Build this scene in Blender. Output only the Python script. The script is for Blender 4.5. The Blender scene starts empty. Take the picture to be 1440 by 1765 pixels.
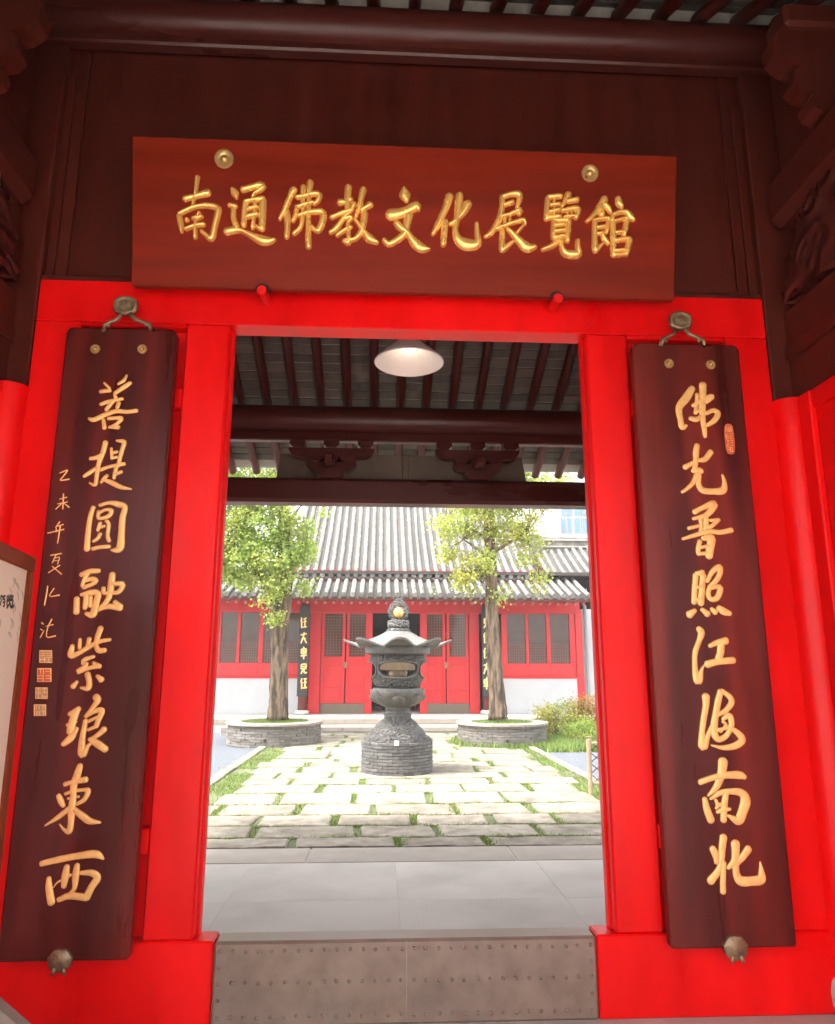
import bpy, math, random
import numpy as np
from mathutils import Vector, Matrix
random.seed(7); RNG = np.random.default_rng(7)
R = math.radians
SC = bpy.context.scene
COL = SC.collection

# ------------------------------------------------------------------ camera
F_PX, PITCH, YAW, ROLL = 1252.09, 0.2116, 0.0504, 0.0018
CAM = Vector((-0.1458, -3.7512, 1.6))
fwd = Vector((math.sin(YAW)*math.cos(PITCH), math.cos(YAW)*math.cos(PITCH), math.sin(PITCH)))
rgt = Vector((math.cos(YAW), -math.sin(YAW), 0)); upv = rgt.cross(fwd)
rg2 = math.cos(ROLL)*rgt + math.sin(ROLL)*upv; up2 = -math.sin(ROLL)*rgt + math.cos(ROLL)*upv
cd = bpy.data.cameras.new('camera'); cam = bpy.data.objects.new('camera', cd); COL.objects.link(cam)
m3 = Matrix((rg2, up2, -fwd)).transposed()
cam.matrix_world = Matrix.Translation(CAM) @ m3.to_4x4()
cd.sensor_fit = 'VERTICAL'; cd.sensor_height = 36.0; cd.lens = F_PX/1765*36.0
cd.clip_start = 0.05; cd.clip_end = 2000
SC.camera = cam

# ------------------------------------------------------------------ sky, sun, exposure
SUN_EL, SUN_AZ = R(68), R(246)          # azimuth clockwise from +Y: hazy sun, high at the left and a little behind the camera
world = bpy.data.worlds.new('World'); SC.world = world; world.use_nodes = True
wn = world.node_tree.nodes; wl = world.node_tree.links
bg = wn['Background']; sky = wn.new('ShaderNodeTexSky'); sky.sky_type = 'NISHITA'
sky.sun_disc = False; sky.sun_elevation = SUN_EL; sky.sun_rotation = SUN_AZ
sky.air_density = 1.0; sky.dust_density = 4.0; sky.ozone_density = 0.6
hsv = wn.new('ShaderNodeHueSaturation'); hsv.inputs['Saturation'].default_value = 0.22      # thin white cloud
wl.new(sky.outputs[0], hsv.inputs['Color']); wl.new(hsv.outputs[0], bg.inputs[0]); bg.inputs[1].default_value = 0.15
sd = bpy.data.lights.new('sun', 'SUN'); sd.energy = 1.5; sd.angle = R(10.0); sd.color = (1.0, 0.95, 0.87)
sun = bpy.data.objects.new('sun', sd); COL.objects.link(sun)
sdir = Vector((math.sin(SUN_AZ)*math.cos(SUN_EL), math.cos(SUN_AZ)*math.cos(SUN_EL), math.sin(SUN_EL)))
sun.rotation_euler = sdir.to_track_quat('Z', 'Y').to_euler(); sun.location = (-6, -12, 18)
SC.view_settings.view_transform = 'Standard'; SC.view_settings.look = 'None'
SC.view_settings.exposure = 2.7; SC.view_settings.gamma = 1.0
SC.render.engine = 'CYCLES'
SC.cycles.use_denoising = True
SC.cycles.max_bounces = 6; SC.cycles.diffuse_bounces = 4; SC.cycles.glossy_bounces = 2
SC.cycles.volume_bounces = 0; SC.cycles.volume_step_rate = 4.0
SC.cycles.adaptive_threshold = 0.03; SC.cycles.transparent_max_bounces = 4; SC.cycles.sample_clamp_indirect = 6.0

# ------------------------------------------------------------------ photo pixel -> ray -> surface
def ray(px, py):
    return rg2*((px-720)/F_PX) - up2*((py-882.5)/F_PX) + fwd
def onZ(px, py, z=0.0):
    d = ray(px, py); return CAM + d*((z-CAM.z)/d.z)
def onY(px, py, Y):
    d = ray(px, py); return CAM + d*((Y-CAM.y)/d.y)
def onP(px, py, p0, n):
    d = ray(px, py); return CAM + d*((p0-CAM).dot(n)/d.dot(n))

# ------------------------------------------------------------------ materials
def mat(name, base, rough=0.5, var=0.15, scale=6.0, bump=0.0, bscale=60.0, metal=0.0, coat=0.0, spec=0.5,
        stretch=None, dark=None, sub=None, island=0.0, objvar=0.0, roughvar=0.12, trans=0.0, mix=None, mixscale=2.0, mixpos=(0.45,0.7)):
    m = bpy.data.materials.new(name); m.use_nodes = True
    nt = m.node_tree; N = nt.nodes; L = nt.links; b = N['Principled BSDF']
    tc = N.new('ShaderNodeTexCoord'); mp = N.new('ShaderNodeMapping'); L.new(tc.outputs['Object'], mp.inputs[0])
    if stretch: mp.inputs['Scale'].default_value = stretch
    oi = N.new('ShaderNodeObjectInfo')
    ad = N.new('ShaderNodeVectorMath'); ad.operation = 'MULTIPLY_ADD'
    L.new(oi.outputs['Random'], ad.inputs[0]); ad.inputs[1].default_value = (37, 91, 53); L.new(mp.outputs[0], ad.inputs[2])
    nz = N.new('ShaderNodeTexNoise'); nz.inputs['Scale'].default_value = scale; nz.inputs['Detail'].default_value = 4; nz.inputs['Roughness'].default_value = 0.6
    L.new(ad.outputs[0], nz.inputs['Vector'])
    mr = N.new('ShaderNodeMapRange'); L.new(nz.outputs['Fac'], mr.inputs[0])
    mr.inputs[1].default_value = 0.3; mr.inputs[2].default_value = 0.7; mr.inputs[3].default_value = 1-var; mr.inputs[4].default_value = 1+var
    val = mr.outputs[0]
    if objvar or island:
        src = oi.outputs['Random']
        if island:
            ge = N.new('ShaderNodeNewGeometry'); src = ge.outputs['Random Per Island']
        m2 = N.new('ShaderNodeMapRange'); L.new(src, m2.inputs[0]); k = objvar or island
        m2.inputs[3].default_value = 1-k; m2.inputs[4].default_value = 1+k
        mm = N.new('ShaderNodeMath'); mm.operation = 'MULTIPLY'; L.new(val, mm.inputs[0]); L.new(m2.outputs[0], mm.inputs[1]); val = mm.outputs[0]
    vm = N.new('ShaderNodeVectorMath'); vm.operation = 'SCALE'; L.new(val, vm.inputs['Scale'])
    vm.inputs[0].default_value = base
    if mix:
        n3 = N.new('ShaderNodeTexNoise'); n3.inputs['Scale'].default_value = mixscale; n3.inputs['Detail'].default_value = 3; L.new(ad.outputs[0], n3.inputs['Vector'])
        cr = N.new('ShaderNodeMapRange'); cr.inputs[1].default_value = mixpos[0]; cr.inputs[2].default_value = mixpos[1]; L.new(n3.outputs['Fac'], cr.inputs[0])
        mx = N.new('ShaderNodeMix'); mx.data_type = 'VECTOR'; L.new(cr.outputs[0], mx.inputs[0])
        mx.inputs[4].default_value = base; mx.inputs[5].default_value = mix; L.new(mx.outputs[1], vm.inputs[0])
    L.new(vm.outputs[0], b.inputs['Base Color'])
    b.inputs['Metallic'].default_value = metal; b.inputs['Specular IOR Level'].default_value = spec
    rr = N.new('ShaderNodeMapRange'); L.new(nz.outputs['Fac'], rr.inputs[0]); rr.inputs[1].default_value = .25; rr.inputs[2].default_value = .75
    rr.inputs[3].default_value = max(0.03, rough-roughvar); rr.inputs[4].default_value = min(1, rough+roughvar); L.new(rr.outputs[0], b.inputs['Roughness'])
    b.inputs['Coat Weight'].default_value = coat; b.inputs['Coat Roughness'].default_value = 0.12
    if bump:
        n2 = N.new('ShaderNodeTexNoise'); n2.inputs['Scale'].default_value = bscale; n2.inputs['Detail'].default_value = 3; L.new(ad.outputs[0], n2.inputs['Vector'])
        bp = N.new('ShaderNodeBump'); bp.inputs['Strength'].default_value = bump; bp.inputs['Distance'].default_value = 0.01
        L.new(n2.outputs['Fac'], bp.inputs['Height']); L.new(bp.outputs[0], b.inputs['Normal'])
    if trans:
        tr = N.new('ShaderNodeBsdfTranslucent'); L.new(vm.outputs[0], tr.inputs[0])
        ms = N.new('ShaderNodeMixShader'); ms.inputs[0].default_value = trans
        L.new(b.outputs[0], ms.inputs[1]); L.new(tr.outputs[0], ms.inputs[2]); L.new(ms.outputs[0], N['Material Output'].inputs[0])
    return m
M = {}
M['red'] = mat('red_lacquer', (0.78, 0.0012, 0.0016), 0.40, 0.13, 3.0, 0.07, 26.0, coat=0.04, spec=0.22, stretch=(1.4, 1.4, 0.35), roughvar=0.16, mix=(0.64, 0.001, 0.0015), mixscale=0.9)
M['redhall'] = mat('red_hall_paint', (0.50, 0.008, 0.012), 0.42, 0.10, 3.0, 0.08, 14.0)
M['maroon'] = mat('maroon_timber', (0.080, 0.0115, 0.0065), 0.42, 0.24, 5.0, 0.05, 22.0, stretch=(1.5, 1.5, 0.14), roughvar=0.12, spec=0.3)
M['maroon_x'] = mat('maroon_beam', (0.078, 0.014, 0.010), 0.34, 0.20, 2.0, 0.04, 14.0, stretch=(0.25, 1, 1), spec=0.4)
M['plaque'] = mat('plaque_wood', (0.195, 0.014, 0.003), 0.40, 0.20, 3.2, 0.03, 16.0, stretch=(0.22, 1, 2.6), spec=0.16, mix=(0.15, 0.012, 0.003), mixscale=2.0)
M['couplet'] = mat('couplet_wood', (0.065, 0.0070, 0.0055), 0.34, 0.24, 5.0, 0.006, 22.0, stretch=(1.6, 1, 0.14), spec=0.42, mix=(0.16, 0.014, 0.008), mixscale=3.2)
M['gold'] = mat('gilding', (0.95, 0.60, 0.17), 0.26, 0.05, 12.0, metal=0.55, roughvar=0.05)
M['goldleaf'] = mat('gold_paint', (0.90, 0.55, 0.19), 0.40, 0.12, 30.0, 0.06, 120.0, metal=0.25)
M['brass'] = mat('brass', (0.62, 0.42, 0.16), 0.35, 0.15, 40.0, 0.05, 120.0, metal=0.7)
M['bronze'] = mat('old_bronze', (0.26, 0.19, 0.11), 0.45, 0.30, 40.0, 0.25, 120.0, metal=0.6)
M['iron'] = mat('black_iron', (0.03, 0.03, 0.03), 0.5, 0.2, 40.0, metal=0.5)
M['seal_red'] = mat('seal_red', (0.55, 0.10, 0.04), 0.5, 0.2, 60.0)
M['seal_tan'] = mat('seal_tan', (0.42, 0.25, 0.13), 0.5, 0.2, 60.0)
M['ceilbrick'] = mat('ceiling_brick', (0.135, 0.120, 0.100), 0.8, 0.18, 9.0, 0.3, 60.0, objvar=0.25)
M['mortar'] = mat('lime_mortar', (0.42, 0.39, 0.34), 0.9, 0.15, 12.0, 0.2, 60.0)
M['board'] = mat('grey_brown_board', (0.13, 0.095, 0.065), 0.6, 0.15, 3.0, 0.1, 30.0, stretch=(1, 1, 0.3))
M['cover'] = mat('threshold_sheet_metal', (0.235, 0.172, 0.135), 0.42, 0.16, 9.0, 0.10, 14.0, metal=0.35, mix=(0.265, 0.195, 0.14), mixscale=3.0)
M['floor'] = mat('floor_concrete', (0.46, 0.425, 0.38), 0.6, 0.10, 1.3, 0.10, 70.0, spec=0.3, objvar=0.03, mix=(0.385, 0.35, 0.31), mixscale=1.6)
M['edge'] = mat('edge_stone', (0.27, 0.235, 0.195), 0.75, 0.14, 4.0, 0.3, 60.0, objvar=0.06)
M['paver'] = mat('paving_stone', (0.215, 0.192, 0.155), 0.85, 0.30, 7.0, 0.8, 26.0, spec=0.06, objvar=0.18, mix=(0.15, 0.128, 0.104), mixscale=3.0)
M['soil'] = mat('mossy_soil', (0.075, 0.085, 0.035), 0.95, 0.3, 5.0, 0.6, 40.0)
M['gravel'] = mat('grey_gravel', (0.10, 0.108, 0.12), 0.9, 0.35, 45.0, 0.9, 60.0, spec=0.05)
M['ground'] = mat('pale_ground', (0.44, 0.41, 0.37), 0.85, 0.10, 0.6, 0.2, 20.0)
M['greybrick'] = mat('grey_brick', (0.105, 0.100, 0.095), 0.85, 0.22, 18.0, 0.4, 60.0, objvar=0.26)
M['warmbrick'] = mat('warm_grey_brick', (0.155, 0.140, 0.122), 0.85, 0.22, 18.0, 0.4, 60.0, objvar=0.22)
M['darkmortar'] = mat('brick_mortar', (0.12, 0.112, 0.10), 0.95, 0.15, 20.0, 0.3, 60.0)
M['castiron'] = mat('weathered_bronze', (0.105, 0.100, 0.091), 0.55, 0.28, 9.0, 0.2, 60.0, metal=0.1)
M['tile'] = mat('grey_roof_tile', (0.135, 0.129, 0.120), 0.85, 0.32, 7.0, 0.3, 50.0, spec=0.2, objvar=0.14, mix=(0.24, 0.226, 0.205), mixscale=4.0)
M['pan'] = mat('dark_pan_tile', (0.085, 0.080, 0.073), 0.85, 0.25, 9.0, 0.3, 50.0, objvar=0.15)
M['rafter_end'] = mat('pink_rafter_end', (0.30, 0.07, 0.06), 0.6, 0.15, 12.0)
M['plaster'] = mat('white_plaster', (0.40, 0.405, 0.415), 0.85, 0.05, 2.0, 0.08, 40.0)
M['glass'] = mat('window_glass', (0.060, 0.032, 0.022), 0.06, 0.2, 2.0, 0.02, 4.0, spec=0.55, roughvar=0.02)
M['lattice'] = mat('lattice_wood', (0.16, 0.06, 0.045), 0.6, 0.15, 12.0)
M['black'] = mat('black_lacquer', (0.020, 0.018, 0.018), 0.4, 0.2, 8.0)
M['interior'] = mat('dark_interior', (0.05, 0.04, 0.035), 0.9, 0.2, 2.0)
M['bark'] = mat('tree_bark', (0.165, 0.118, 0.080), 0.95, 0.50, 22.0, 1.0, 26.0, stretch=(1, 1, 0.16), spec=0.1, mix=(0.060, 0.046, 0.036), mixscale=13.0, mixpos=(0.48, 0.62))
M['leafA'] = mat('ginkgo_leaf', (0.35, 0.45, 0.10), 0.55, 0.1, 1.0, island=0.30, trans=0.58, mix=(0.42, 0.45, 0.09), mixscale=1.2)
M['leafB'] = mat('ginkgo_leaf_pale', (0.37, 0.44, 0.10), 0.55, 0.1, 1.0, island=0.30, trans=0.58, mix=(0.46, 0.43, 0.09), mixscale=1.3)
M['grass'] = mat('grass_blades', (0.150, 0.225, 0.045), 0.6, 0.15, 1.5, island=0.35, trans=0.35, mix=(0.18, 0.20, 0.05), mixscale=1.6)
M['shrubY'] = mat('shrub_leaf_yellow', (0.34, 0.31, 0.06), 0.55, 0.1, 2.0, island=0.35, trans=0.35, mix=(0.20, 0.28, 0.05), mixscale=2.5)
M['shrubO'] = mat('shrub_leaf_orange', (0.36, 0.17, 0.035), 0.55, 0.1, 2.0, island=0.35, trans=0.3, mix=(0.22, 0.17, 0.03), mixscale=3.5)
M['bamboo'] = mat('dry_bamboo', (0.34, 0.25, 0.16), 0.55, 0.18, 12.0, 0.1, 40.0)
M['lamp'] = mat('lamp_enamel', (0.78, 0.72, 0.68), 0.35, 0.04, 4.0)
M['bulb'] = mat('opal_glass', (0.85, 0.80, 0.68), 0.25, 0.02, 4.0)
_b = M['bulb'].node_tree.nodes['Principled BSDF']; _b.inputs['Emission Color'].default_value = (1, .9, .7, 1); _b.inputs['Emission Strength'].default_value = 0.9
M['frame'] = mat('sign_frame_wood', (0.19, 0.032, 0.007), 0.45, 0.3, 4.0, 0.1, 30.0, stretch=(1, 1, 0.2), spec=0.2)
M['poster'] = mat('poster_paper', (0.80, 0.74, 0.58), 0.6, 0.04, 2.0, spec=0.15, mix=(0.74, 0.70, 0.55), mixscale=2.0)
M['ink'] = mat('printed_ink', (0.035, 0.030, 0.022), 0.6, 0.1, 20.0)
M['inkpale'] = mat('pale_printed_ink', (0.46, 0.44, 0.35), 0.6, 0.1, 20.0)
M['whitewall'] = mat('white_render', (0.55, 0.555, 0.56), 0.85, 0.04, 1.0)
M['bluewin'] = mat('blue_window', (0.06, 0.15, 0.28), 0.15, 0.1, 3.0, spec=0.7, roughvar=.04)
M['whitetag'] = mat('white_tag', (0.82, 0.82, 0.82), 0.5, 0.03, 10.0)
M['drum'] = mat('pale_drum_stone', (0.50, 0.45, 0.40), 0.8, 0.12, 6.0, 0.25, 60.0)
M['tan'] = mat('tan_cloth', (0.42, 0.30, 0.18), 0.7, 0.15, 6.0)
M['pipe'] = mat('grey_downpipe', (0.20, 0.20, 0.20), 0.5, 0.1, 6.0)

def carve(m, scale, strength, dist=0.02):
    """carved relief: voronoi + wave into the bump chain"""
    nt = m.node_tree; N = nt.nodes; L = nt.links; b = N['Principled BSDF']
    tc = N.new('ShaderNodeTexCoord'); v = N.new('ShaderNodeTexVoronoi'); v.feature = 'SMOOTH_F1'; v.inputs['Scale'].default_value = scale
    nz = N.new('ShaderNodeTexNoise'); nz.inputs['Scale'].default_value = scale*.5
    ad = N.new('ShaderNodeVectorMath'); ad.operation = 'MULTIPLY_ADD'; ad.inputs[1].default_value = (.22, .22, .22)
    L.new(tc.outputs['Object'], nz.inputs[0]); L.new(nz.outputs['Color'], ad.inputs[0]); L.new(tc.outputs['Object'], ad.inputs[2]); L.new(ad.outputs[0], v.inputs[0])
    s = N.new('ShaderNodeMath'); s.operation = 'SINE'; mu = N.new('ShaderNodeMath'); mu.operation = 'MULTIPLY'; mu.inputs[1].default_value = 20
    L.new(v.outputs['Distance'], mu.inputs[0]); L.new(mu.outputs[0], s.inputs[0])
    bp = N.new('ShaderNodeBump'); bp.inputs['Strength'].default_value = strength; bp.inputs['Distance'].default_value = dist
    L.new(s.outputs[0], bp.inputs['Height']); L.new(bp.outputs[0], b.inputs['Normal'])
M['carved'] = mat('carved_bronze', (0.105, 0.100, 0.091), 0.55, 0.28, 9.0, metal=0.1); carve(M['carved'], 14, 1.0, 0.022)
M['carvedwood'] = mat('carved_timber', (0.065, 0.012, 0.009), 0.3, 0.2, 4.0); carve(M['carvedwood'], 5, 0.5, 0.03)

# ------------------------------------------------------------------ mesh builder
class MB:
    def __init__(s): s.v = []; s.f = []
    def add(s, vs, fs):
        o = len(s.v); s.v += [tuple(v) for v in vs]; s.f += [tuple(i+o for i in f) for f in fs]; return s
    def box(s, x0, x1, y0, y1, z0, z1, d=0.0, rot=None, c=None):
        a, b, e = (x1-x0)/2, (y1-y0)/2, (z1-z0)/2; ctr = Vector(((x0+x1)/2, (y0+y1)/2, (z0+z1)/2))
        d = min(d, a*.45, b*.45, e*.45)
        vs = []; fs = []
        if d <= 0:
            for sx in (-1, 1):
                for sy in (-1, 1):
                    for sz in (-1, 1): vs.append(Vector((sx*a, sy*b, sz*e)))
            fs = [(0,1,3,2),(4,6,7,5),(0,4,5,1),(2,3,7,6),(0,2,6,4),(1,5,7,3)]
        else:
            idx = {}
            for sx in (-1, 1):
                for sy in (-1, 1):
                    for sz in (-1, 1):
                        for t in range(3):
                            idx[sx,sy,sz,t] = len(vs)
                            vs.append(Vector((sx*(a if t==0 else a-d), sy*(b if t==1 else b-d), sz*(e if t==2 else e-d))))
            S = (-1, 1)
            for q in S:
                fs.append([idx[q,y,z,0] for y,z in ((-1,-1),(1,-1),(1,1),(-1,1))])
                fs.append([idx[x,q,z,1] for x,z in ((-1,-1),(1,-1),(1,1),(-1,1))])
                fs.append([idx[x,y,q,2] for x,y in ((-1,-1),(1,-1),(1,1),(-1,1))])
            for p in S:
                for q in S:
                    fs.append([idx[p,q,-1,0],idx[p,q,-1,1],idx[p,q,1,1],idx[p,q,1,0]])
                    fs.append([idx[p,-1,q,0],idx[p,-1,q,2],idx[p,1,q,2],idx[p,1,q,0]])
                    fs.append([idx[-1,p,q,1],idx[-1,p,q,2],idx[1,p,q,2],idx[1,p,q,1]])
                    for r in S: fs.append([idx[p,q,r,0],idx[p,q,r,1],idx[p,q,r,2]])
            out = []
            for f in fs:
                n = (vs[f[1]]-vs[f[0]]).cross(vs[f[2]]-vs[f[0]]); ce = sum((vs[i] for i in f), Vector())/len(f)
                out.append(f if n.dot(ce) > 0 else f[::-1])
            fs = out
        if rot is not None: vs = [rot @ v for v in vs]
        return s.add([v+ctr for v in vs], fs)
    def tube(s, pts, rad, n=10, cap=True, squash=1.0):
        pts = [Vector(p) for p in pts]
        if not hasattr(rad, '__len__'): rad = [rad]*len(pts)
        rings = []; prev = None
        for i, p in enumerate(pts):
            t = (pts[min(i+1, len(pts)-1)]-pts[max(i-1, 0)]).normalized()
            if prev is None: a = t.orthogonal().normalized()
            else: a = (prev - t*prev.dot(t)).normalized()
            prev = a; b = t.cross(a)
            rings.append([p + (a*math.cos(k*2*math.pi/n) + b*math.sin(k*2*math.pi/n)*squash)*rad[i] for k in range(n)])
        vs = [v for r in rings for v in r]; fs = []
        for i in range(len(pts)-1):
            for k in range(n):
                fs.append((i*n+k, i*n+(k+1)%n, (i+1)*n+(k+1)%n, (i+1)*n+k))
        if cap: fs.append(tuple(range(n))[::-1]); fs.append(tuple(range((len(pts)-1)*n, len(pts)*n)))
        return s.add(vs, fs)
    def lathe(s, prof, n=32, c=(0, 0), mod=None, cap=True):
        vs = []; fs = []
        for i, (r, z) in enumerate(prof):
            for k in range(n):
                a = k*2*math.pi/n; rr, zz = (r, z) if mod is None else mod(r, z, a, i)
                vs.append((c[0]+rr*math.sin(a), c[1]-rr*math.cos(a), zz))
        for i in range(len(prof)-1):
            for k in range(n): fs.append((i*n+k, i*n+(k+1)%n, (i+1)*n+(k+1)%n, (i+1)*n+k))
        if cap: fs.append(tuple(range(n))[::-1]); fs.append(tuple(range((len(prof)-1)*n, len(prof)*n)))
        return s.add(vs, fs)
    def prism(s, poly, y0, y1):
        """polygon (x,z) counter-clockwise seen from -y, swept along y"""
        n = len(poly); vs = [(x, y0, z) for x, z in poly]+[(x, y1, z) for x, z in poly]
        fs = [tuple(range(n)), tuple(range(n, 2*n))[::-1]]+[((i+1)%n, i, n+i, n+(i+1)%n) for i in range(n)]
        return s.add(vs, fs)
    def mesh(s, name, smooth=False, auto=None):
        me = bpy.data.meshes.new(name); me.from_pydata(s.v, [], s.f); me.update()
        if smooth: me.polygons.foreach_set('use_smooth', [True]*len(me.polygons))
        if auto is not None:
            me.polygons.foreach_set('use_smooth', [True]*len(me.polygons)); me.set_sharp_from_angle(angle=R(auto))
        return me

WO = {}
def _link(o, parent, loc):
    COL.objects.link(o); loc = Vector(loc); WO[o.name] = loc
    if parent is not None:
        o.parent = parent; o.location = loc - WO[parent.name]
    else: o.location = loc
    return o
def tag(o, label=None, cat=None, group=None, kind=None):
    for k, v in (('label', label), ('category', cat), ('group', group), ('kind', kind)):
        if v: o[k] = v
    return o
def thing(name, loc, label, cat, group=None):
    o = bpy.data.objects.new(name, None); o.empty_display_size = 0.2
    return tag(_link(o, None, loc), label, cat, group)
def part(name, geo, material, parent=None, loc=None, smooth=False, auto=None, label=None, rot=None):
    """geo: MB in world coordinates (origin is put at its base centre) or a shared mesh placed at loc"""
    if isinstance(geo, MB):
        if loc is None:
            a = np.array(geo.v); loc = Vector(((a[:,0].min()+a[:,0].max())/2, (a[:,1].min()+a[:,1].max())/2, a[:,2].min()))
            geo.v = [tuple(Vector(v)-loc) for v in geo.v]
        geo = geo.mesh(name, smooth, auto)
    if material is not None and not geo.materials: geo.materials.append(M[material])
    o = bpy.data.objects.new(name, geo); _link(o, parent, loc or (0, 0, 0))
    if rot is not None: o.rotation_euler = rot
    if label: o['label'] = label
    return o
def structure(name, geo, material, **k):
    o = part(name, geo, material, None, **k); o['kind'] = 'structure'; return o
def B(x0, x1, y0, y1, z0, z1, d=0.006): return MB().box(x0, x1, y0, y1, z0, z1, d)

# ------------------------------------------------------------------ brush strokes (raised lettering)
def catmull(p, step):
    p = np.array(p, float)
    if len(p) == 1: p = np.vstack([p[0]-[0, p[0][2]*.18, 0], p[0]+[0, p[0][2]*.18, 0]])
    q = np.vstack([2*p[0]-p[1], p, 2*p[-1]-p[-2]]); out = []
    for i in range(1, len(q)-2):
        n = max(2, int(np.hypot(*(q[i+1]-q[i])[:2])/step))
        for k in range(n):
            t = k/n
            out.append(.5*((2*q[i])+(-q[i-1]+q[i+1])*t+(2*q[i-1]-5*q[i]+4*q[i+1]-q[i+2])*t*t+(-q[i-1]+3*q[i]-3*q[i+1]+q[i+2])*t**3))
    out.append(q[-2]); out = np.array(out); out[:, 2] = np.maximum(out[:, 2], p[:, 2].min()*.7); return out
ROUND = ((-1, 0), (-.8, .5), (-.42, .86), (0, 1), (.42, .86), (.8, .5), (1, 0))
FLAT = ((-1, 0), (-.93, .45), (-.80, .82), (-.5, .95), (0, 1), (.5, .95), (.80, .82), (.93, .45), (1, 0))
def strokes(mb, data, org, sc, p0, n, h, prof=ROUND, fat=1.0, step=14, base=-0.002):
    """data: list of strokes [(x, y, width)...] in a crop of the photo with origin org and scale sc, laid on plane p0/n"""
    for si, st in enumerate(data):
        st = [tuple(q) for q in st]
        c = catmull(st, step); P3 = []; Wd = []
        for x, y, w in c:
            px, py = org[0]+x/sc, org[1]+y/sc
            a = onP(px, py, p0, n); b_ = onP(px+1, py, p0, n)
            P3.append(a); Wd.append(max(w, 3)*fat/sc*(b_-a).length*.5)
        hh = h*(1+.05*math.sin(si*2.3)+.012*si)
        rows = []; N_ = len(P3)
        tan = [(P3[min(i+1, N_-1)]-P3[max(i-1, 0)]).normalized() for i in range(N_)]
        seq = [(P3[0]-tan[0]*Wd[0]*.75, tan[0], Wd[0]*.30, .35), (P3[0]-tan[0]*Wd[0]*.45, tan[0], Wd[0]*.78, .8)]
        seq += [(P3[i], tan[i], Wd[i], 1) for i in range(N_)]
        seq += [(P3[-1]+tan[-1]*Wd[-1]*.45, tan[-1], Wd[-1]*.78, .8), (P3[-1]+tan[-1]*Wd[-1]*.75, tan[-1], Wd[-1]*.30, .35)]
        k = len(prof); vs = []; fs = []
        for p, t, w, hs in seq:
            b = n.cross(t).normalized()
            hw = min(hh, hh*(.45+.55*w/(.010)))*hs
            for u, v in prof: vs.append(p + b*(w*u) + n*(base + hw*v))
        for i in range(len(seq)-1):
            for j in range(k-1): fs.append((i*k+j, (i+1)*k+j, (i+1)*k+j+1, i*k+j+1))
        fs.append(tuple(range(k))); fs.append(tuple(range((len(seq)-1)*k, len(seq)*k))[::-1])
        mb.add(vs, fs)
    return mb

# ================================================================== SETTING
G0 = -0.06
g = MB(); g.add([(-400, -400, G0), (400, -400, G0), (400, 600, G0), (-400, 600, G0)], [(0, 1, 2, 3)])
structure('ground', g, 'ground')
gf = structure('gate_floor', B(-6, 6, -3.3, 2.86, G0-.1, -.004, .01), 'floor')
for i in range(10):
    for j in range(6):
        x0, y0 = -6+i*1.2, -3.3+j*1.0266
        part('floor_slab', MB().box(x0+.0005, x0+1.1995, y0+.0005, y0+1.0261, -.05, RNG.uniform(-.0004, .0004), .0008), 'floor', gf)
es = structure('edge_kerb', B(-6.02, 6.02, 2.87, 3.37, G0-.1, -0.006, .01), 'mortar')
xs = [-6.0, -4.1, -2.35, -0.75, 1.05, 2.75, 4.4, 6.0]
for i in range(len(xs)-1):
    part('slab', MB().box(xs[i]+.004, xs[i+1]-.004, 2.868, 3.372, -.03, 0.002, .006), 'edge', es)
# courtyard ground: gravel at the sides, soil with grass under the paving
structure('gravel_yard', MB().box(-14, 14, 3.40, 17.0, G0-.05, -0.035, 0), 'gravel')
structure('paving_bed', MB().box(-2.52, 3.05, 3.39, 15.2, G0-.05, -0.022, 0), 'soil')

# ---- courtyard paving: every stone a piece of its own
pv = structure('courtyard_paving', MB().box(-2.35, 2.88, 3.45, 15.15, -0.05, -0.021, 0), 'soil')
YB = [3.42, 3.80, 4.34, 4.90, 5.57, 6.37, 7.06, 7.64, 8.23, 8.95, 9.59, 10.09, 10.73, 11.44, 12.08, 12.7, 13.35, 14.0, 14.6, 15.15]
L_, R_ = (360, 4.235), (700, 4.114)
JX = {0: [(L_, 610), (L_, 1385), (R_, 590)], 1: [(L_, 320), (L_, 1085), (R_, 240), (R_, 950)], 2: [(L_, 345), (L_, 920), (R_, 40), (R_, 600), (R_, 1080)],
      3: [(L_, 70), (L_, 650), (L_, 1200), (R_, 360), (R_, 895)], 4: [(L_, 510), (L_, 1060), (R_, 165), (R_, 690)], 5: [(L_, 260), (L_, 800), (L_, 1340), (R_, 410), (R_, 870)],
      6: [(L_, 600), (L_, 1115), (R_, 150), (R_, 600), (R_, 1080)], 7: [(L_, 490), (L_, 890), (R_, 690), (R_, 1060)], 8: [(L_, 350), (L_, 660), (L_, 1060), (R_, 500), (R_, 880)]}
JOINTS = []
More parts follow.
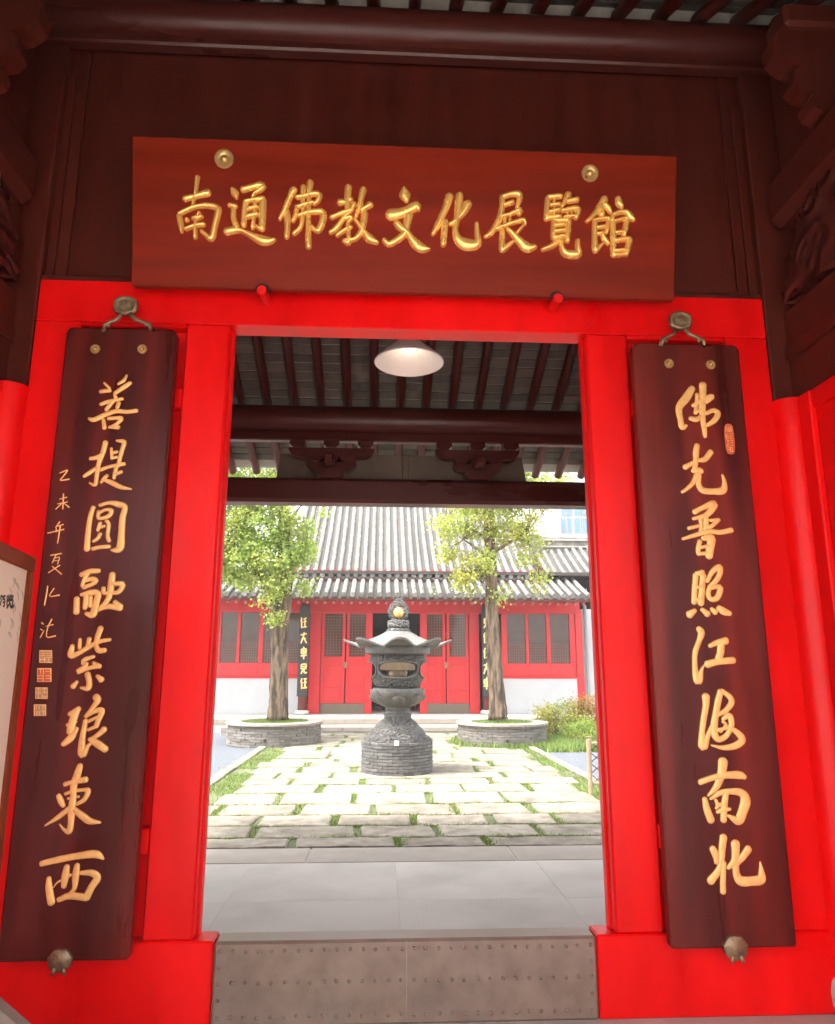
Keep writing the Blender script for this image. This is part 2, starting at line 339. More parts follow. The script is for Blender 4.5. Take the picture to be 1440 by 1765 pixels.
for r in range(len(YB)-1):
    y0, y1 = YB[r]+.010, YB[r+1]-.014
    xl, xr = (-2.9, 3.3) if r < 4 else (-2.12+RNG.uniform(-.12, .1), 2.66+RNG.uniform(-.1, .12))
    if r in JX:
        py = 0; js = []
        for (o, s), cx in JX[r]:
            ym = (y0+y1)/2
            # pixel column -> X on the ground at this row
            lo, hi = 1200.0, 1700.0
            for _ in range(40):
                mid = (lo+hi)/2
                if onZ(o+cx/s, mid).y > ym: lo = mid
                else: hi = mid
            js.append(onZ(o+cx/s, lo).x)
    else:
        js = []; x = xl+RNG.uniform(.5, 1.3)
        while x < xr-.4: js.append(x); x += RNG.uniform(.85, 1.45)
    if r < 4:
        js = [js[0]-1.25] + js + [js[-1]+1.3]
    js = [j for j in js if xl+.35 < j < xr-.35]
    ends = [xl]+js+[xr]
    for a, b in zip(ends[:-1], ends[1:]):
        ga, gb = RNG.uniform(.012, .06), RNG.uniform(.012, .06)
        if 7.6 < (y0+y1)/2 < 8.9 and a < .15 < b and False: continue
        x0, x1 = a+ga, b-gb
        # outline with uneven edges, sloping ends
        sk = RNG.uniform(-.05, .05); nx = 7
        top = [(x0+(x1-x0)*k/(nx-1), y0+RNG.uniform(-.012, .020)) for k in range(nx)]
        bot = [(x1-(x1-x0)*k/(nx-1)+sk, y1+RNG.uniform(-.024, .012)) for k in range(nx)]
        poly = top+bot; zt = RNG.uniform(-.006, .006); n_ = len(poly)
        cx_, cy_ = (x0+x1)/2, (y0+y1)/2
        mb = MB()
        vs = [(x, y, -.06) for x, y in poly]+[(x, y, zt-.014) for x, y in poly]+[(cx_+(x-cx_)*(1-.018/max(.3, abs(x1-x0)/2)), cy_+(y-cy_)*.965, zt+RNG.uniform(-.003, .003)) for x, y in poly]
        fs = []
        for k in range(n_):
            k2 = (k+1) % n_
            fs += [(k, k2, n_+k2, n_+k), (n_+k, n_+k2, 2*n_+k2, 2*n_+k)]
        for k in range(nx-1): fs.append((2*n_+k, 2*n_+k+1, 2*n_+n_-2-k, 2*n_+n_-1-k))
        mb.add(vs, fs); part('stone', mb, 'paver', pv)
        JOINTS.append((b, (y0+y1)/2, y1-y0))
kb = structure('kerb', MB().box(-2.60, -2.505, 3.44, 14.9, -.10, -.016, 0), 'mortar')
for sx, xa, xb in ((-1, -2.64, -2.48), (1, 2.95, 3.11)):
    y = 3.45
    while y < 14.6:
        ln = RNG.uniform(.7, 1.05); part('kerb_stone', MB().box(xa+RNG.uniform(-.01, .01), xb, y+.006, y+ln-.006, -.08, .012+RNG.uniform(-.006, .006), .01), 'paver', kb); y += ln

# ================================================================== GATEHOUSE
gate = thing('gatehouse', (0, 0, 0), 'red and maroon timber gatehouse whose doorway opens onto the courtyard', 'gatehouse')
# --- door frame: jambs, lintel, rails, recessed panels
fr = part('door_frame', B(-2.045, 2.045, 0, .14, 3.452, 3.697, .006), 'red', gate, label='red lintel across the doorway')
for s in (-1, 1):
    def bx(a, b, *k, d=.006): return B(min(s*a, s*b), max(s*a, s*b), *k, d)
    part('jamb', bx(.997, 1.232, 0.0, .065, .362, 3.450, d=.010), 'red', fr)
    part('jamb_rebate', bx(.985, 1.20, .067, .125, .362, 3.450, d=.004), 'red', fr)
    part('stile', bx(1.80, 2.045, 0.001, .10, .362, 3.450), 'red', fr)
    for z0, z1 in ((3.425, 3.451), (2.965, 3.075), (.735, .85)):
        part('rail', bx(1.234, 1.798, 0.001, .085, z0, z1), 'red', fr)
    for z0, z1 in ((3.076, 3.424), (.851, 2.964), (.364, .734)):
        part('panel', bx(1.233, 1.799, .055, .095, z0, z1, d=.004), 'red', fr)
    part('skirting_board', bx(.902, 2.060, -.003, .14, 0.001, .361, d=.008), 'red', fr)
# --- threshold with riveted sheet metal
thr = part('threshold', B(-.898, .898, -.006, .13, 0.001, .358, .012), 'cover', gate, label='brown riveted metal threshold')
part('seam', MB().box(-.008, -.004, -.0085, -.006, .01, .352, 0), 'edge', thr)
rv = MB().lathe([(.0090, 0), (.0085, .004), (.0055, .0075), (.001, .009)], 8).mesh('rivet', smooth=True); rv.materials.append(M['cover'])
def rivet(x, z):
    part('rivet', rv, None, thr, (x, -.0055, z), rot=(R(90), 0, 0))
for k in range(30):
    x = -.868+k*(1.736/29)
    for z in (.318, .185, .045):
        rivet(x+RNG.uniform(-.003, .003), z+RNG.uniform(-.003, .003))
for s in (-1, 1):
    for z in (.25, .115): rivet(s*.868, z)
# --- pegs under the plaque, with iron straps
for s in (-1, 1):
    pg = part('peg', MB().tube([(s*.805, .02, 3.60), (s*.805, -.17, 3.572)], [.028, .026], 8), 'red', gate, auto=40)
    part('strap', MB().tube([(s*.805+.037*math.cos(a), -.14, 3.588+.037*math.sin(a)) for a in [R(q) for q in range(-30, 181, 30)]], .006, 6), 'iron', pg, smooth=True)
# --- dark panelled wall over the frame
wl_ = part('upper_wall', MB().box(-2.6, 2.6, .085, .12, 3.70, 5.60, 0), 'maroon', gate)
xs = [-2.55, -2.0, -1.93, 1.93, 2.0, 2.55]
for a, b in zip(xs[:-1], xs[1:]): part('plank', B(a+.0025, b-.0025, .045, .084, 3.70, 5.235, .006), 'maroon', wl_)
part('ledge', B(-2.55, 2.55, .02, .044, 3.700, 3.735, .006), 'maroon', wl_)
# --- roof: ridge purlin, rafters and ceiling bricks
PROF = [(0, 5.62), (1.5, 4.76), (2.9, 4.13), (4.0, 3.70)]
def roofz(y):
    y = abs(y)
    for (a, za), (b, zb) in zip(PROF[:-1], PROF[1:]):
        if y <= b: return za+(zb-za)*(y-a)/(b-a)
    return PROF[-1][1]
rg_ = part('ridge_purlin', MB().tube([(-3.2, -.02, 5.40), (3.2, -.02, 5.40)], .125, 24), 'maroon_x', gate, auto=40)
part('ridge_board', B(-3.2, 3.2, -.045, .04, 5.225, 5.29, .012), 'maroon_x', gate)
RS = .257
def raf_mesh(sgn, ys):
    mb = MB(); mb.tube([(0, sgn*y, roofz(y)) for y in ys], .044, 10); return mb.mesh('rafter', auto=50)
roofs = {}
for sgn, nm in ((-1, 'front_roof'), (1, 'rear_roof')):
    dk = MB()
    ys = [0, 1.5, 2.9, 4.06]; rows = []
    for off in (.076, .22):
        for y in ys: rows.append([(x, sgn*y, (5.62 if y == 0 else (roofz(y) if y <= 4 else 3.68))+off) for x in (-3.3, 3.3)])
    vs = [v for r in rows for v in r]; fs = []
    for b in (0, 4):
        for i in range(3): q = (b+i)*2; fs.append((q, q+1, q+3, q+2))
    for i in range(3): fs += [(i*2, i*2+2, i*2+10, i*2+8), (i*2+1, i*2+3, i*2+11, i*2+9)]
    fs += [(6, 7, 15, 14)]
    dk.add(vs, fs); rf = part(nm, dk, 'mortar', gate); roofs[sgn] = rf
    rm = raf_mesh(sgn, (.0, 1.5, 2.9, 4.0)); rm.materials.append(M['maroon'])
    for k in range(-12, 13):
        part('rafter', rm, None, rf, (k*RS+.02, 0, 0))
    bm_ = MB().box(-.122, .122, -.050, .050, 0, .022, .003).mesh('ceiling_brick'); bm_.materials.append(M['ceilbrick'])
    spans = ((1.90, 2.94), (3.03, 3.95)) if sgn > 0 else ((.03, .78),)
    bays = range(-7, 8) if sgn > 0 else range(-8, 9)
    for ya, yb in spans:
        y = ya
        while y < yb:
            sl = math.atan((roofz(y+.02)-roofz(y-.02))/.04)
            for k in bays:
                if sgn > 0 and y < 2.5 and k in (-7, 7): continue
                part('brick', bm_, None, rf, ((k+.5)*RS+.02+RNG.uniform(-.003, .003), sgn*y, roofz(y)+.064+RNG.uniform(0, .004)), rot=(sgn*sl, 0, RNG.uniform(-.01, .01)))
            y += .1115*math.cos(sl)
# roof tiles on top of the gatehouse (seen only from outside)
rt = MB().tube([(0, y, roofz(y)+.24) for y in (-4.1, -2.9, -1.5, 0, 1.5, 2.9, 4.1)], .07, 8).mesh('gate_tile_row', smooth=True); rt.materials.append(M['tile'])
for k in range(-12, 13): part('tile_row', rt, None, gate, (k*.26, 0, 0))
part('ridge_cap', B(-3.3, 3.3, -.14, .14, 5.84, 6.15, .03), 'tile', gate)
# --- rear eave: purlin, board, bracket sets, infill boards, tie beam, columns
YR = 2.9
part('rear_purlin', MB().tube([(-3.2, YR, 3.915), (3.2, YR, 3.915)], .137, 24), 'maroon_x', gate, auto=40)
part('purlin_board', B(-3.2, 3.2, YR-.05, YR+.05, 3.70, 3.79, .012), 'maroon_x', gate)
part('tie_beam', B(-3.2, 3.2, YR-.11, YR+.11, 3.092, 3.322, .03), 'maroon_x', gate)
def bracket_set(cx, parent):
    z = 3.322; bs = part('bracket_set', MB().prism([(cx-.085, z), (cx+.085, z), (cx+.125, z+.035), (cx+.125, z+.085), (cx-.125, z+.085), (cx-.125, z+.035)], YR-.125, YR+.125), 'maroon_x', parent)
    def arm(hw, za, zb):
        return MB().prism([(cx-hw+.09, za), (cx+hw-.09, za), (cx+hw-.03, za+.022), (cx+hw, za+.06), (cx+hw, zb), (cx-hw, zb), (cx-hw, za+.06), (cx-hw+.03, za+.022)], YR-.045, YR+.045)
    def blk(x, za, zb): return MB().prism([(x-.045, za), (x+.045, za), (x+.072, za+.025), (x+.072, zb), (x-.072, zb), (x-.072, za+.025)], YR-.07, YR+.07)
    part('arm', arm(.235, z+.0855, z+.172), 'maroon_x', bs)
    for dx in (-.155, 0, .155): part('bearing_block', blk(cx+dx, z+.1725, z+.218), 'maroon_x', bs)
    part('arm', arm(.40, z+.2185, z+.308), 'maroon_x', bs)
    for dx in (-.32, 0, .32): part('bearing_block', blk(cx+dx, z+.3085, z+.377), 'maroon_x', bs)
    # arm that crosses through, towards and away from the viewer
    for ya, yb in ((YR-.30, YR-.126), (YR+.126, YR+.30)): part('cross_arm', B(cx-.04, cx+.04, ya, yb, z+.10, z+.185, .012), 'maroon_x', bs)
for cx in (-.63, .765): bracket_set(cx, gate)
inf = part('infill_board', MB().prism([(-1.17, 3.323), (1.27, 3.323), (1.22, 3.62), (-1.13, 3.62)], YR+.135, YR+.16), 'board', gate)
part('batten', B(.045, .105, YR+.115, YR+.134, 3.323, 3.62, .004), 'board', inf)
for s in (-1, 1):
    cl = part('rear_column', MB().tube([(s*2.95, YR, .16), (s*2.95, YR, 3.70)], [.155, .145], 24), 'red', gate, auto=40)
    part('column_base', MB().lathe([(.16, 0), (.22, .03), (.235, .08), (.20, .14), (.17, .16)], 24, (s*2.95, YR)), 'drum', cl, smooth=True)
# --- sides of the porch: red columns, walls, dark side beams and carved corbels
for s in (-1, 1):
    def bx(a, b, *k, d=.008): return B(min(s*a, s*b), max(s*a, s*b), *k, d)
    cl = part('corner_column', MB().tube([(s*2.148, .032, .165), (s*2.148, .032, 3.068)], [.113, .110], 32), 'red', gate, auto=40)
    part('column_base', MB().lathe([(.12, 0.002), (.135, .012), (.148, .045), (.152, .10), (.142, .145), (.118, .17)], 32, (s*2.168, .0)), 'drum', cl, smooth=True)
    part('corner_post', bx(2.047, 2.40, -.012, .10, 3.07, 5.22), 'maroon', gate)
    sw = part('side_wall', bx(2.175, 2.33, -2.9, -.06, 0.002, 3.068), 'red', gate)
    part('wall_stile', bx(2.138, 2.174, -.185, -.075, 0.003, 3.066), 'red', sw)
    part('wall_rail', bx(2.150, 2.174, -2.9, -.187, 2.96, 3.066), 'red', sw)
    part('wall_rail', bx(2.150, 2.174, -2.9, -.187, 0.003, .26), 'red', sw)
    # lower side beam
    sb = part('side_beam', bx(2.150, 2.34, -3.1, -.013, 3.07, 3.60, d=.012), 'maroon', gate)
    part('beam_band', bx(2.132, 2.149, -3.1, -.02, 3.30, 3.37, d=.006), 'maroon', sb)
    # carved block over the side beam
    hump = MB(); pf = [(-1.05, 3.602), (-.12, 3.602), (-.10, 3.68), (-.20, 3.74), (-.17, 3.84), (-.30, 3.90), (-.30, 4.00), (-.46, 4.08), (-.62, 4.08), (-.76, 4.00), (-.78, 3.90), (-.92, 3.84), (-.90, 3.74), (-1.04, 3.68)]
    n_ = len(pf); xa, xb = (2.10, 2.32) if s > 0 else (-2.32, -2.10)
    hump.add([(xa, y, z) for y, z in pf]+[(xb, y, z) for y, z in pf], [tuple(range(n_)), tuple(range(n_, 2*n_))[::-1]]+[(i, (i+1) % n_, n_+(i+1) % n_, n_+i) for i in range(n_)])
    part('carved_block', hump, 'carvedwood', gate)
    part('upper_beam', bx(2.10, 2.34, -3.1, -.022, 4.10, 4.42, d=.07), 'maroon', gate)
    # scalloped corbel that carries the ridge, curling in towards the door
    prof = [(2.34, 4.421), (2.12, 4.421), (2.07, 4.45), (2.055, 4.50), (2.08, 4.545), (2.02, 4.56), (1.985, 4.61), (1.99, 4.67), (2.03, 4.70), (1.96, 4.72), (1.90, 4.78), (1.89, 4.86), (1.93, 4.92), (2.34, 4.92)]
    cb = MB().prism([(s*x, z) for x, z in (prof if s < 0 else prof[::-1])], -.62, -.50)
    part('corbel', cb, 'maroon', gate)
    part('corbel_block', bx(1.95, 2.30, -.66, -.46, 4.921, 5.06, d=.02), 'maroon', gate)
    part('strut', bx(2.15, 2.34, -.49, -.12, 4.421, 5.24, d=.03), 'maroon', gate)
    part('front_column', MB().tube([(s*2.95, -2.95, .0), (s*2.95, -2.95, 3.75)], .15, 20), 'red', gate, auto=40)
    part('inner_wall', bx(2.62, 2.72, .15, 2.75, 0.002, 3.05), 'plaster', gate)
    part('door_wall', bx(2.05, 2.60, .02, .12, 0.003, 3.695, d=0), 'red', gate)
part('front_purlin', MB().tube([(-3.2, -YR, 3.915), (3.2, -YR, 3.915)], .137, 20), 'maroon_x', gate, auto=40)
for s in (-1, 1):
    gz = MB(); ys = [-4.0, -2.9, -1.5, 0, 1.5, 2.9, 4.0]
    x0, x1 = (2.75, 2.9) if s > 0 else (-2.9, -2.75)
    poly = [(y, roofz(y)+.02) for y in ys if abs(y) <= 2.9]+[(2.9, 3.05), (-2.9, 3.05)]
    n_ = len(poly)
    gz.add([(x0, y, z) for y, z in poly]+[(x1, y, z) for y, z in poly], [tuple(range(n_)), tuple(range(n_, 2*n_))[::-1]]+[(i, (i+1) % n_, n_+(i+1) % n_, n_+i) for i in range(n_)])
    part('gable_wall', gz, 'maroon', gate)

# ================================================================== PLAQUE OVER THE DOOR
def lean_plane(px_bl, px_br, px_tl, Yb, Yt):
    a = onY(*px_bl, Yb); b = onY(*px_br, Yb); c = onY(*px_tl, Yt)
    u = (b-a).normalized(); v = (c-a); v = (v-u*v.dot(u)).normalized(); n = u.cross(v)
    return a, u, v, n
PB_L, PB_R, PT_L, PT_R = (226, 491), (1165, 520), (227, 232), (1168, 270)
a = onY(*PB_L, -.135); b = onY(*PB_R, -.135); c = onY(*PT_L, -.315); d = onY(*PT_R, -.315)
pu = Vector((1, 0, 0)); pc = (a+b+c+d)/4; pv_ = ((c+d)/2-(a+b)/2); pv_ = Vector((0, pv_.y, pv_.z)).normalized(); pn = pu.cross(pv_)
PW, PH = ((b-a).length+(d-c).length)/2, ((c-a).length+(d-b).length)/2
plq = thing('name_plaque', pc-pn*.03, 'reddish brown plaque over the doorway with nine raised gold characters', 'plaque')
rotm = Matrix((pu, pv_, pn)).transposed()
def on_plane_box(x0, x1, y0, y1, z0, z1, ctr, rm, d_):
    mb = MB().box(x0, x1, y0, y1, z0, z1, d_); mb.v = [tuple(rm @ Vector(v)+ctr) for v in mb.v]; return mb
part('board', on_plane_box(-PW/2, PW/2, -PH/2, PH/2, -.055, 0, pc, rotm, .006), 'plaque', plq)
PL = dict(p0=pc, n=pn, h=.023, prof=ROUND, fat=1.72)
K1, K2, K3 = (290, 290), (560, 300), (830, 310); S3 = 1440/280
CH = {
 'nan': (K1, [[(258,80,30),(248,150,26),(238,235,24)],[(238,235,22),(222,300,20),(214,365,20)],[(145,272,40),(240,250,34),(300,232,38),(350,218,46)],[(95,420,32),(108,500,34),(118,570,18)],
   [(95,408,30),(160,375,30),(240,345,28),(330,332,32),(420,345,38),(440,375,40),(425,450,38),(405,540,36),(382,625,38),(340,600,30),(295,560,26)],
   [(165,462,28)],[(215,447,24),(265,443,26),(302,430,20)],[(155,540,26),(240,510,28),(315,500,32)],[(272,395,20),(262,430,20)],[(242,430,18),(238,540,24),(237,618,28)]]),
 'tong': (K1, [[(568,185,28),(590,225,44),(605,268,20)],[(540,328,28),(595,342,34)],[(578,355,30),(575,430,32),(595,500,34),(612,535,26)],
   [(515,562,46),(600,548,42),(660,560,28),(740,600,38),(830,640,56),(900,645,46),(945,635,20)],[(660,190,40),(740,170,38),(815,150,44),(838,168,38),(800,205,28),(762,228,20),(745,262,20)],
   [(685,300,36),(670,400,32),(668,510,34)],[(680,300,30),(750,285,26),(840,275,40)],[(838,285,42),(832,400,42),(830,545,36)],[(705,365,26),(785,345,28)],[(695,432,34),(785,410,32)],[(750,262,22),(766,330,22),(757,430,22),(745,535,26)],[(770,510,20),(815,540,28)]]),
 'fo': (K1, [[(1110,190,44),(1070,270,36),(1030,370,34),(985,455,22)],[(1050,380,30),(1055,460,36),(1048,615,30)],[(1195,165,34),(1190,250,26),(1190,400,24),(1170,520,28),(1112,582,30)],
   [(1257,125,40),(1246,250,28),(1240,450,30),(1240,620,34),(1242,702,34)],[(1140,260,30),(1215,245,28),(1280,230,32),(1335,235,36),(1325,290,30),(1290,322,22)],[(1135,347,28),(1215,322,26),(1280,305,26)],
   [(1138,352,26),(1125,420,28),(1105,470,28)],[(1150,422,28),(1215,402,28),(1290,387,34),(1360,387,40),(1372,440,40),(1347,520,40),(1322,562,30),(1270,520,24)]]),
 'jiao': (K2, [[(205,115,40),(198,200,36),(195,300,28),(195,360,22)],[(130,252,42),(168,250,30)],[(222,225,34)],[(60,385,34),(120,360,30),(190,335,28),(245,320,22)],[(255,265,34),(225,330,24),(160,400,28),(100,480,36),(45,522,28)],
   [(165,400,28),(220,382,32),(236,398,22),(202,432,20)],[(200,440,22),(207,520,26),(205,612,34),(165,590,26)],[(108,547,28),(160,507,26),(230,470,26)],[(340,135,38),(320,210,36),(300,300,30),(270,380,22)],[(320,325,36),(360,300,32),(405,270,38)],
   [(350,350,40),(340,440,36),(315,520,36),(260,580,30),(180,587,22)],[(262,398,20),(300,450,26),(350,520,36),(390,570,52),(458,608,32)]]),
 'wen': (K2, [[(700,130,28),(705,185,64),(722,240,30)],[(575,362,66),(660,350,58),(740,320,52),(818,282,54),(836,322,24)],[(740,360,50),(725,440,42),(700,530,42),(630,590,38),(562,620,38),(522,585,30)],[(630,430,38),(662,470,44),(720,512,36),(770,580,46),(820,632,62),(880,662,50),(930,667,22)]]),
 'hua': (K2, [[(1110,195,46),(1085,280,42),(1045,370,40),(1010,450,38),(960,537,24)],[(1072,420,34),(1065,500,38),(1055,632,34)],[(1275,262,48),(1235,330,46),(1180,400,32),(1118,447,28)],[(1200,185,42),(1190,290,44),(1177,400,36),(1162,500,34),(1187,580,52),(1250,622,70),(1335,628,58),(1364,602,44),(1356,520,32),(1352,440,28)]]),
 'zhan': (K3, [[(195,150,34),(260,130,32),(330,125,40),(346,152,36),(332,210,28),(320,252,20)],[(210,225,28),(282,200,30)],[(190,150,32),(187,240,32),(167,340,36),(125,420,34),(85,475,34),(40,507,26)],[(183,326,26),(260,305,26),(345,270,36),(337,312,22)],
   [(216,330,20),(207,420,18)],[(260,310,20),(258,402,20)],[(135,437,30),(215,407,26),(310,375,28),(375,360,32),(392,402,18)],[(190,450,30),(188,540,34),(184,628,28),(230,592,34),(288,545,20)],[(240,440,26),(290,490,36),(350,550,50),(410,602,56),(482,597,30)],[(380,402,18),(320,472,20)]]),
 'lan': (K3, [[(595,160,30),(585,260,30),(580,352,32)],[(600,155,32),(707,145,34)],[(620,225,22),(695,215,26)],[(610,287,26),(692,267,26)],[(598,337,32),(702,325,28)],[(652,165,16),(646,330,16)],[(775,130,40),(747,190,30),(715,242,22)],[(765,195,26),(850,175,40)],[(720,275,26),(855,258,36),(840,342,30)],
   [(740,332,22),(840,325,22)],[(766,272,14),(766,330,14)],[(802,265,14),(802,330,14)],[(645,370,28),(640,450,28),(640,522,28)],[(640,365,26),(772,360,34)],[(777,372,34),(769,450,36),(765,548,32)],[(650,410,24),(737,400,26)],[(645,460,26),(737,448,26)],[(640,517,30),(742,500,28)],[(690,530,30),(640,580,34),(545,622,28)],[(715,540,28),(717,602,32),(752,652,46),(830,664,50),(868,652,42),(859,600,32),(858,540,28)]]),
 'guan': (K3, [[(1100,170,42),(1050,240,34),(1000,310,28),(935,372,20)],[(1095,220,30),(1125,250,38),(1147,292,22)],[(1068,262,26),(1069,312,40)],[(1000,362,24),(1127,345,28),(1125,400,28),(1110,472,22)],[(1025,427,24),(1092,415,26)],[(1020,482,24),(1087,470,26)],[(1010,365,30),(1008,480,32),(1012,632,32),(1050,592,22),(1087,560,18)],[(1070,482,20),(1095,530,34),(1127,572,22)],
   [(1215,165,34),(1225,210,44),(1248,242,30)],[(1165,322,28),(1160,372,26)],[(1165,315,28),(1230,290,28),(1290,290,34),(1320,325,46),(1352,357,28)],[(1172,370,32),(1172,520,34),(1172,672,32)],[(1172,372,24),(1287,350,28),(1282,420,32),(1266,492,28)],[(1185,472,26),(1262,462,26)],[(1182,542,28),(1312,530,36),(1302,600,34),(1282,667,30)],[(1177,632,28),(1282,625,28)],[(1172,674,24),(1280,664,22)]]),
}
for k, (org, st) in CH.items(): part('character', strokes(MB(), st, org, S3, **PL), 'gold', plq, smooth=True)
def medallion(parent, px, py, p0, n, r, mt='brass'):
    c_ = onP(px, py, p0, n); q = n.to_track_quat('Z', 'Y').to_matrix()
    mb = MB().lathe([(r, -.002), (r, .005), (r*.92, .009), (r*.55, .010), (r*.40, .006), (r*.36, .009), (r*.2, .016), (.001, .018)], 28)
    mb.v = [tuple(q @ Vector(v)+c_) for v in mb.v]; return part('medallion', mb, mt, parent, auto=40)
medallion(plq, 386, 274, pc, pn, .052); medallion(plq, 1018, 299, pc, pn, .048)

# ================================================================== COUPLET BOARDS
YC = -.105; cn = Vector((0, -1, 0)); cp = Vector((0, YC, 1.8))
def hanger(parent, px0, py0, cx_, top, l, r, hook_y, wid):
    """bat-shaped bronze clasp with two curling arms that hook over the board's top edge; all in photo pixels"""
    T = lambda x, y, dy=-.012: onY(x, y, YC+dy)
    hd = MB(); c_ = T(cx_, top, 0.0); hd.lathe([(.050, -.02), (.053, .0), (.049, .014), (.040, .016), (.034, .011), (.022, .014), (.001, .016)], 28, mod=lambda r_, z, a_, i: (r_*(1+.28*abs(math.sin(a_))+.05*math.cos(6*a_)), z))
    q = cn.to_track_quat('Z', 'Y').to_matrix(); hd.v = [tuple(q @ Vector(v)+c_) for v in hd.v]
    ho = part('hanger', hd, 'bronze', parent, smooth=True)
    for side in (-1, 1):
        xe = l if side < 0 else r; w = abs(xe-cx_)
        pts = [T(cx_+side*8, top+14), T(cx_+side*w*.40, top+24), T(cx_+side*w*.68, top+28), T(cx_+side*w*.92, top+34), T(xe, top+44), T(xe-side*3, hook_y-4), T(xe-side*9, hook_y+1), T(xe-side*12, hook_y-6)]
        part('arm', MB().tube(pts, [.013, .012, .012, .011, .012, .013, .012, .007], 8), 'bronze', ho, smooth=True)
def foot(parent, px, py, w):
    c_ = onY(px, py, YC-.012); q = cn.to_track_quat('Z', 'Y').to_matrix(); r0 = (onY(px+w, py, YC)-onY(px-w, py, YC)).length/2
    mb = MB().lathe([(1, -.03), (1.03, 0), (.97, .014), (.86, .012), (.82, .021), (.70, .018), (.65, .027), (.50, .023), (.44, .031), (.28, .027), (.20, .032), (.001, .030)], 24,
                    mod=lambda r_, z, a_, i: (r_*r0*(1+.08*math.cos(2*a_)+.05*math.cos(7*a_)*(r_ > .6)), z))
    mb.v = [tuple(q @ Vector((v[0], v[1]*.78, v[2]*(.38 if v[2] > 0 else 1)))+c_) for v in mb.v]
    f_ = part('foot_bracket', mb, 'bronze', parent, smooth=True)
    for dx in (-.022, .024): part('claw', MB().tube([c_+Vector((dx*.8, 0, -r0*.5)), c_+Vector((dx*1.2, -.004, -r0*1.05))], [.012, .007], 8), 'bronze', f_, smooth=True)
def board(px_t, px_b):
    (l, t), (r, t2) = px_t; (lb, bb), (rb, bb2) = px_b
    A, B_, C_, D_ = onY(l, t, YC), onY(r, t2, YC), onY(lb, bb, YC), onY(rb, bb2, YC)
    return min(A.x, C_.x) if False else (A.x+C_.x)/2, (B_.x+D_.x)/2, (C_.z+D_.z)/2, (A.z+B_.z)/2
x0, x1, z0, z1 = board(((113, 562), (303, 568)), ((-6, 1660), (222, 1655)))
lc = thing('couplet_board', ((x0+x1)/2, YC+.03, z0), 'dark couplet board beside the framed notice, with small inscription and four seals', 'couplet board', 'couplet boards flanking the doorway')
def cboard(x0, x1, z0, z1):
    # rounded top corners
    r = .035; pts = [(x0+.01, z0), (x1-.01, z0), (x1, z0+.01)]
    pts += [(x1-r+r*math.cos(t), z1-r+r*math.sin(t)) for t in np.linspace(0, math.pi/2, 6)]
    pts += [(x0+r+r*math.cos(t), z1-r+r*math.sin(t)) for t in np.linspace(math.pi/2, math.pi, 6)]+[(x0, z0+.01)]
    n_ = len(pts); cx_, cz_ = (x0+x1)/2, (z0+z1)/2; sx, sz = 1-.010/(x1-x0)*2, 1-.010/(z1-z0)*2
    ins = [(cx_+(x-cx_)*sx, cz_+(z-cz_)*sz) for x, z in pts]
    mb = MB(); vs = [(x, YC, z) for x, z in ins]+[(x, YC+.008, z) for x, z in pts]+[(x, YC+.055, z) for x, z in pts]
    fs = [tuple(range(n_))]+[((i+1) % n_+k*n_, i+k*n_, i+(k+1)*n_, (i+1) % n_+(k+1)*n_) for k in (0, 1) for i in range(n_)]+[tuple(range(2*n_, 3*n_))[::-1]]
    return mb.add(vs, fs)
part('board', cboard(x0, x1, z0, z1), 'couplet', lc)
KA, SA = (110, 640), 827/150; KB_, SB = (80, 960), 756/150; KC, SCc = (50, 1300), 946/150
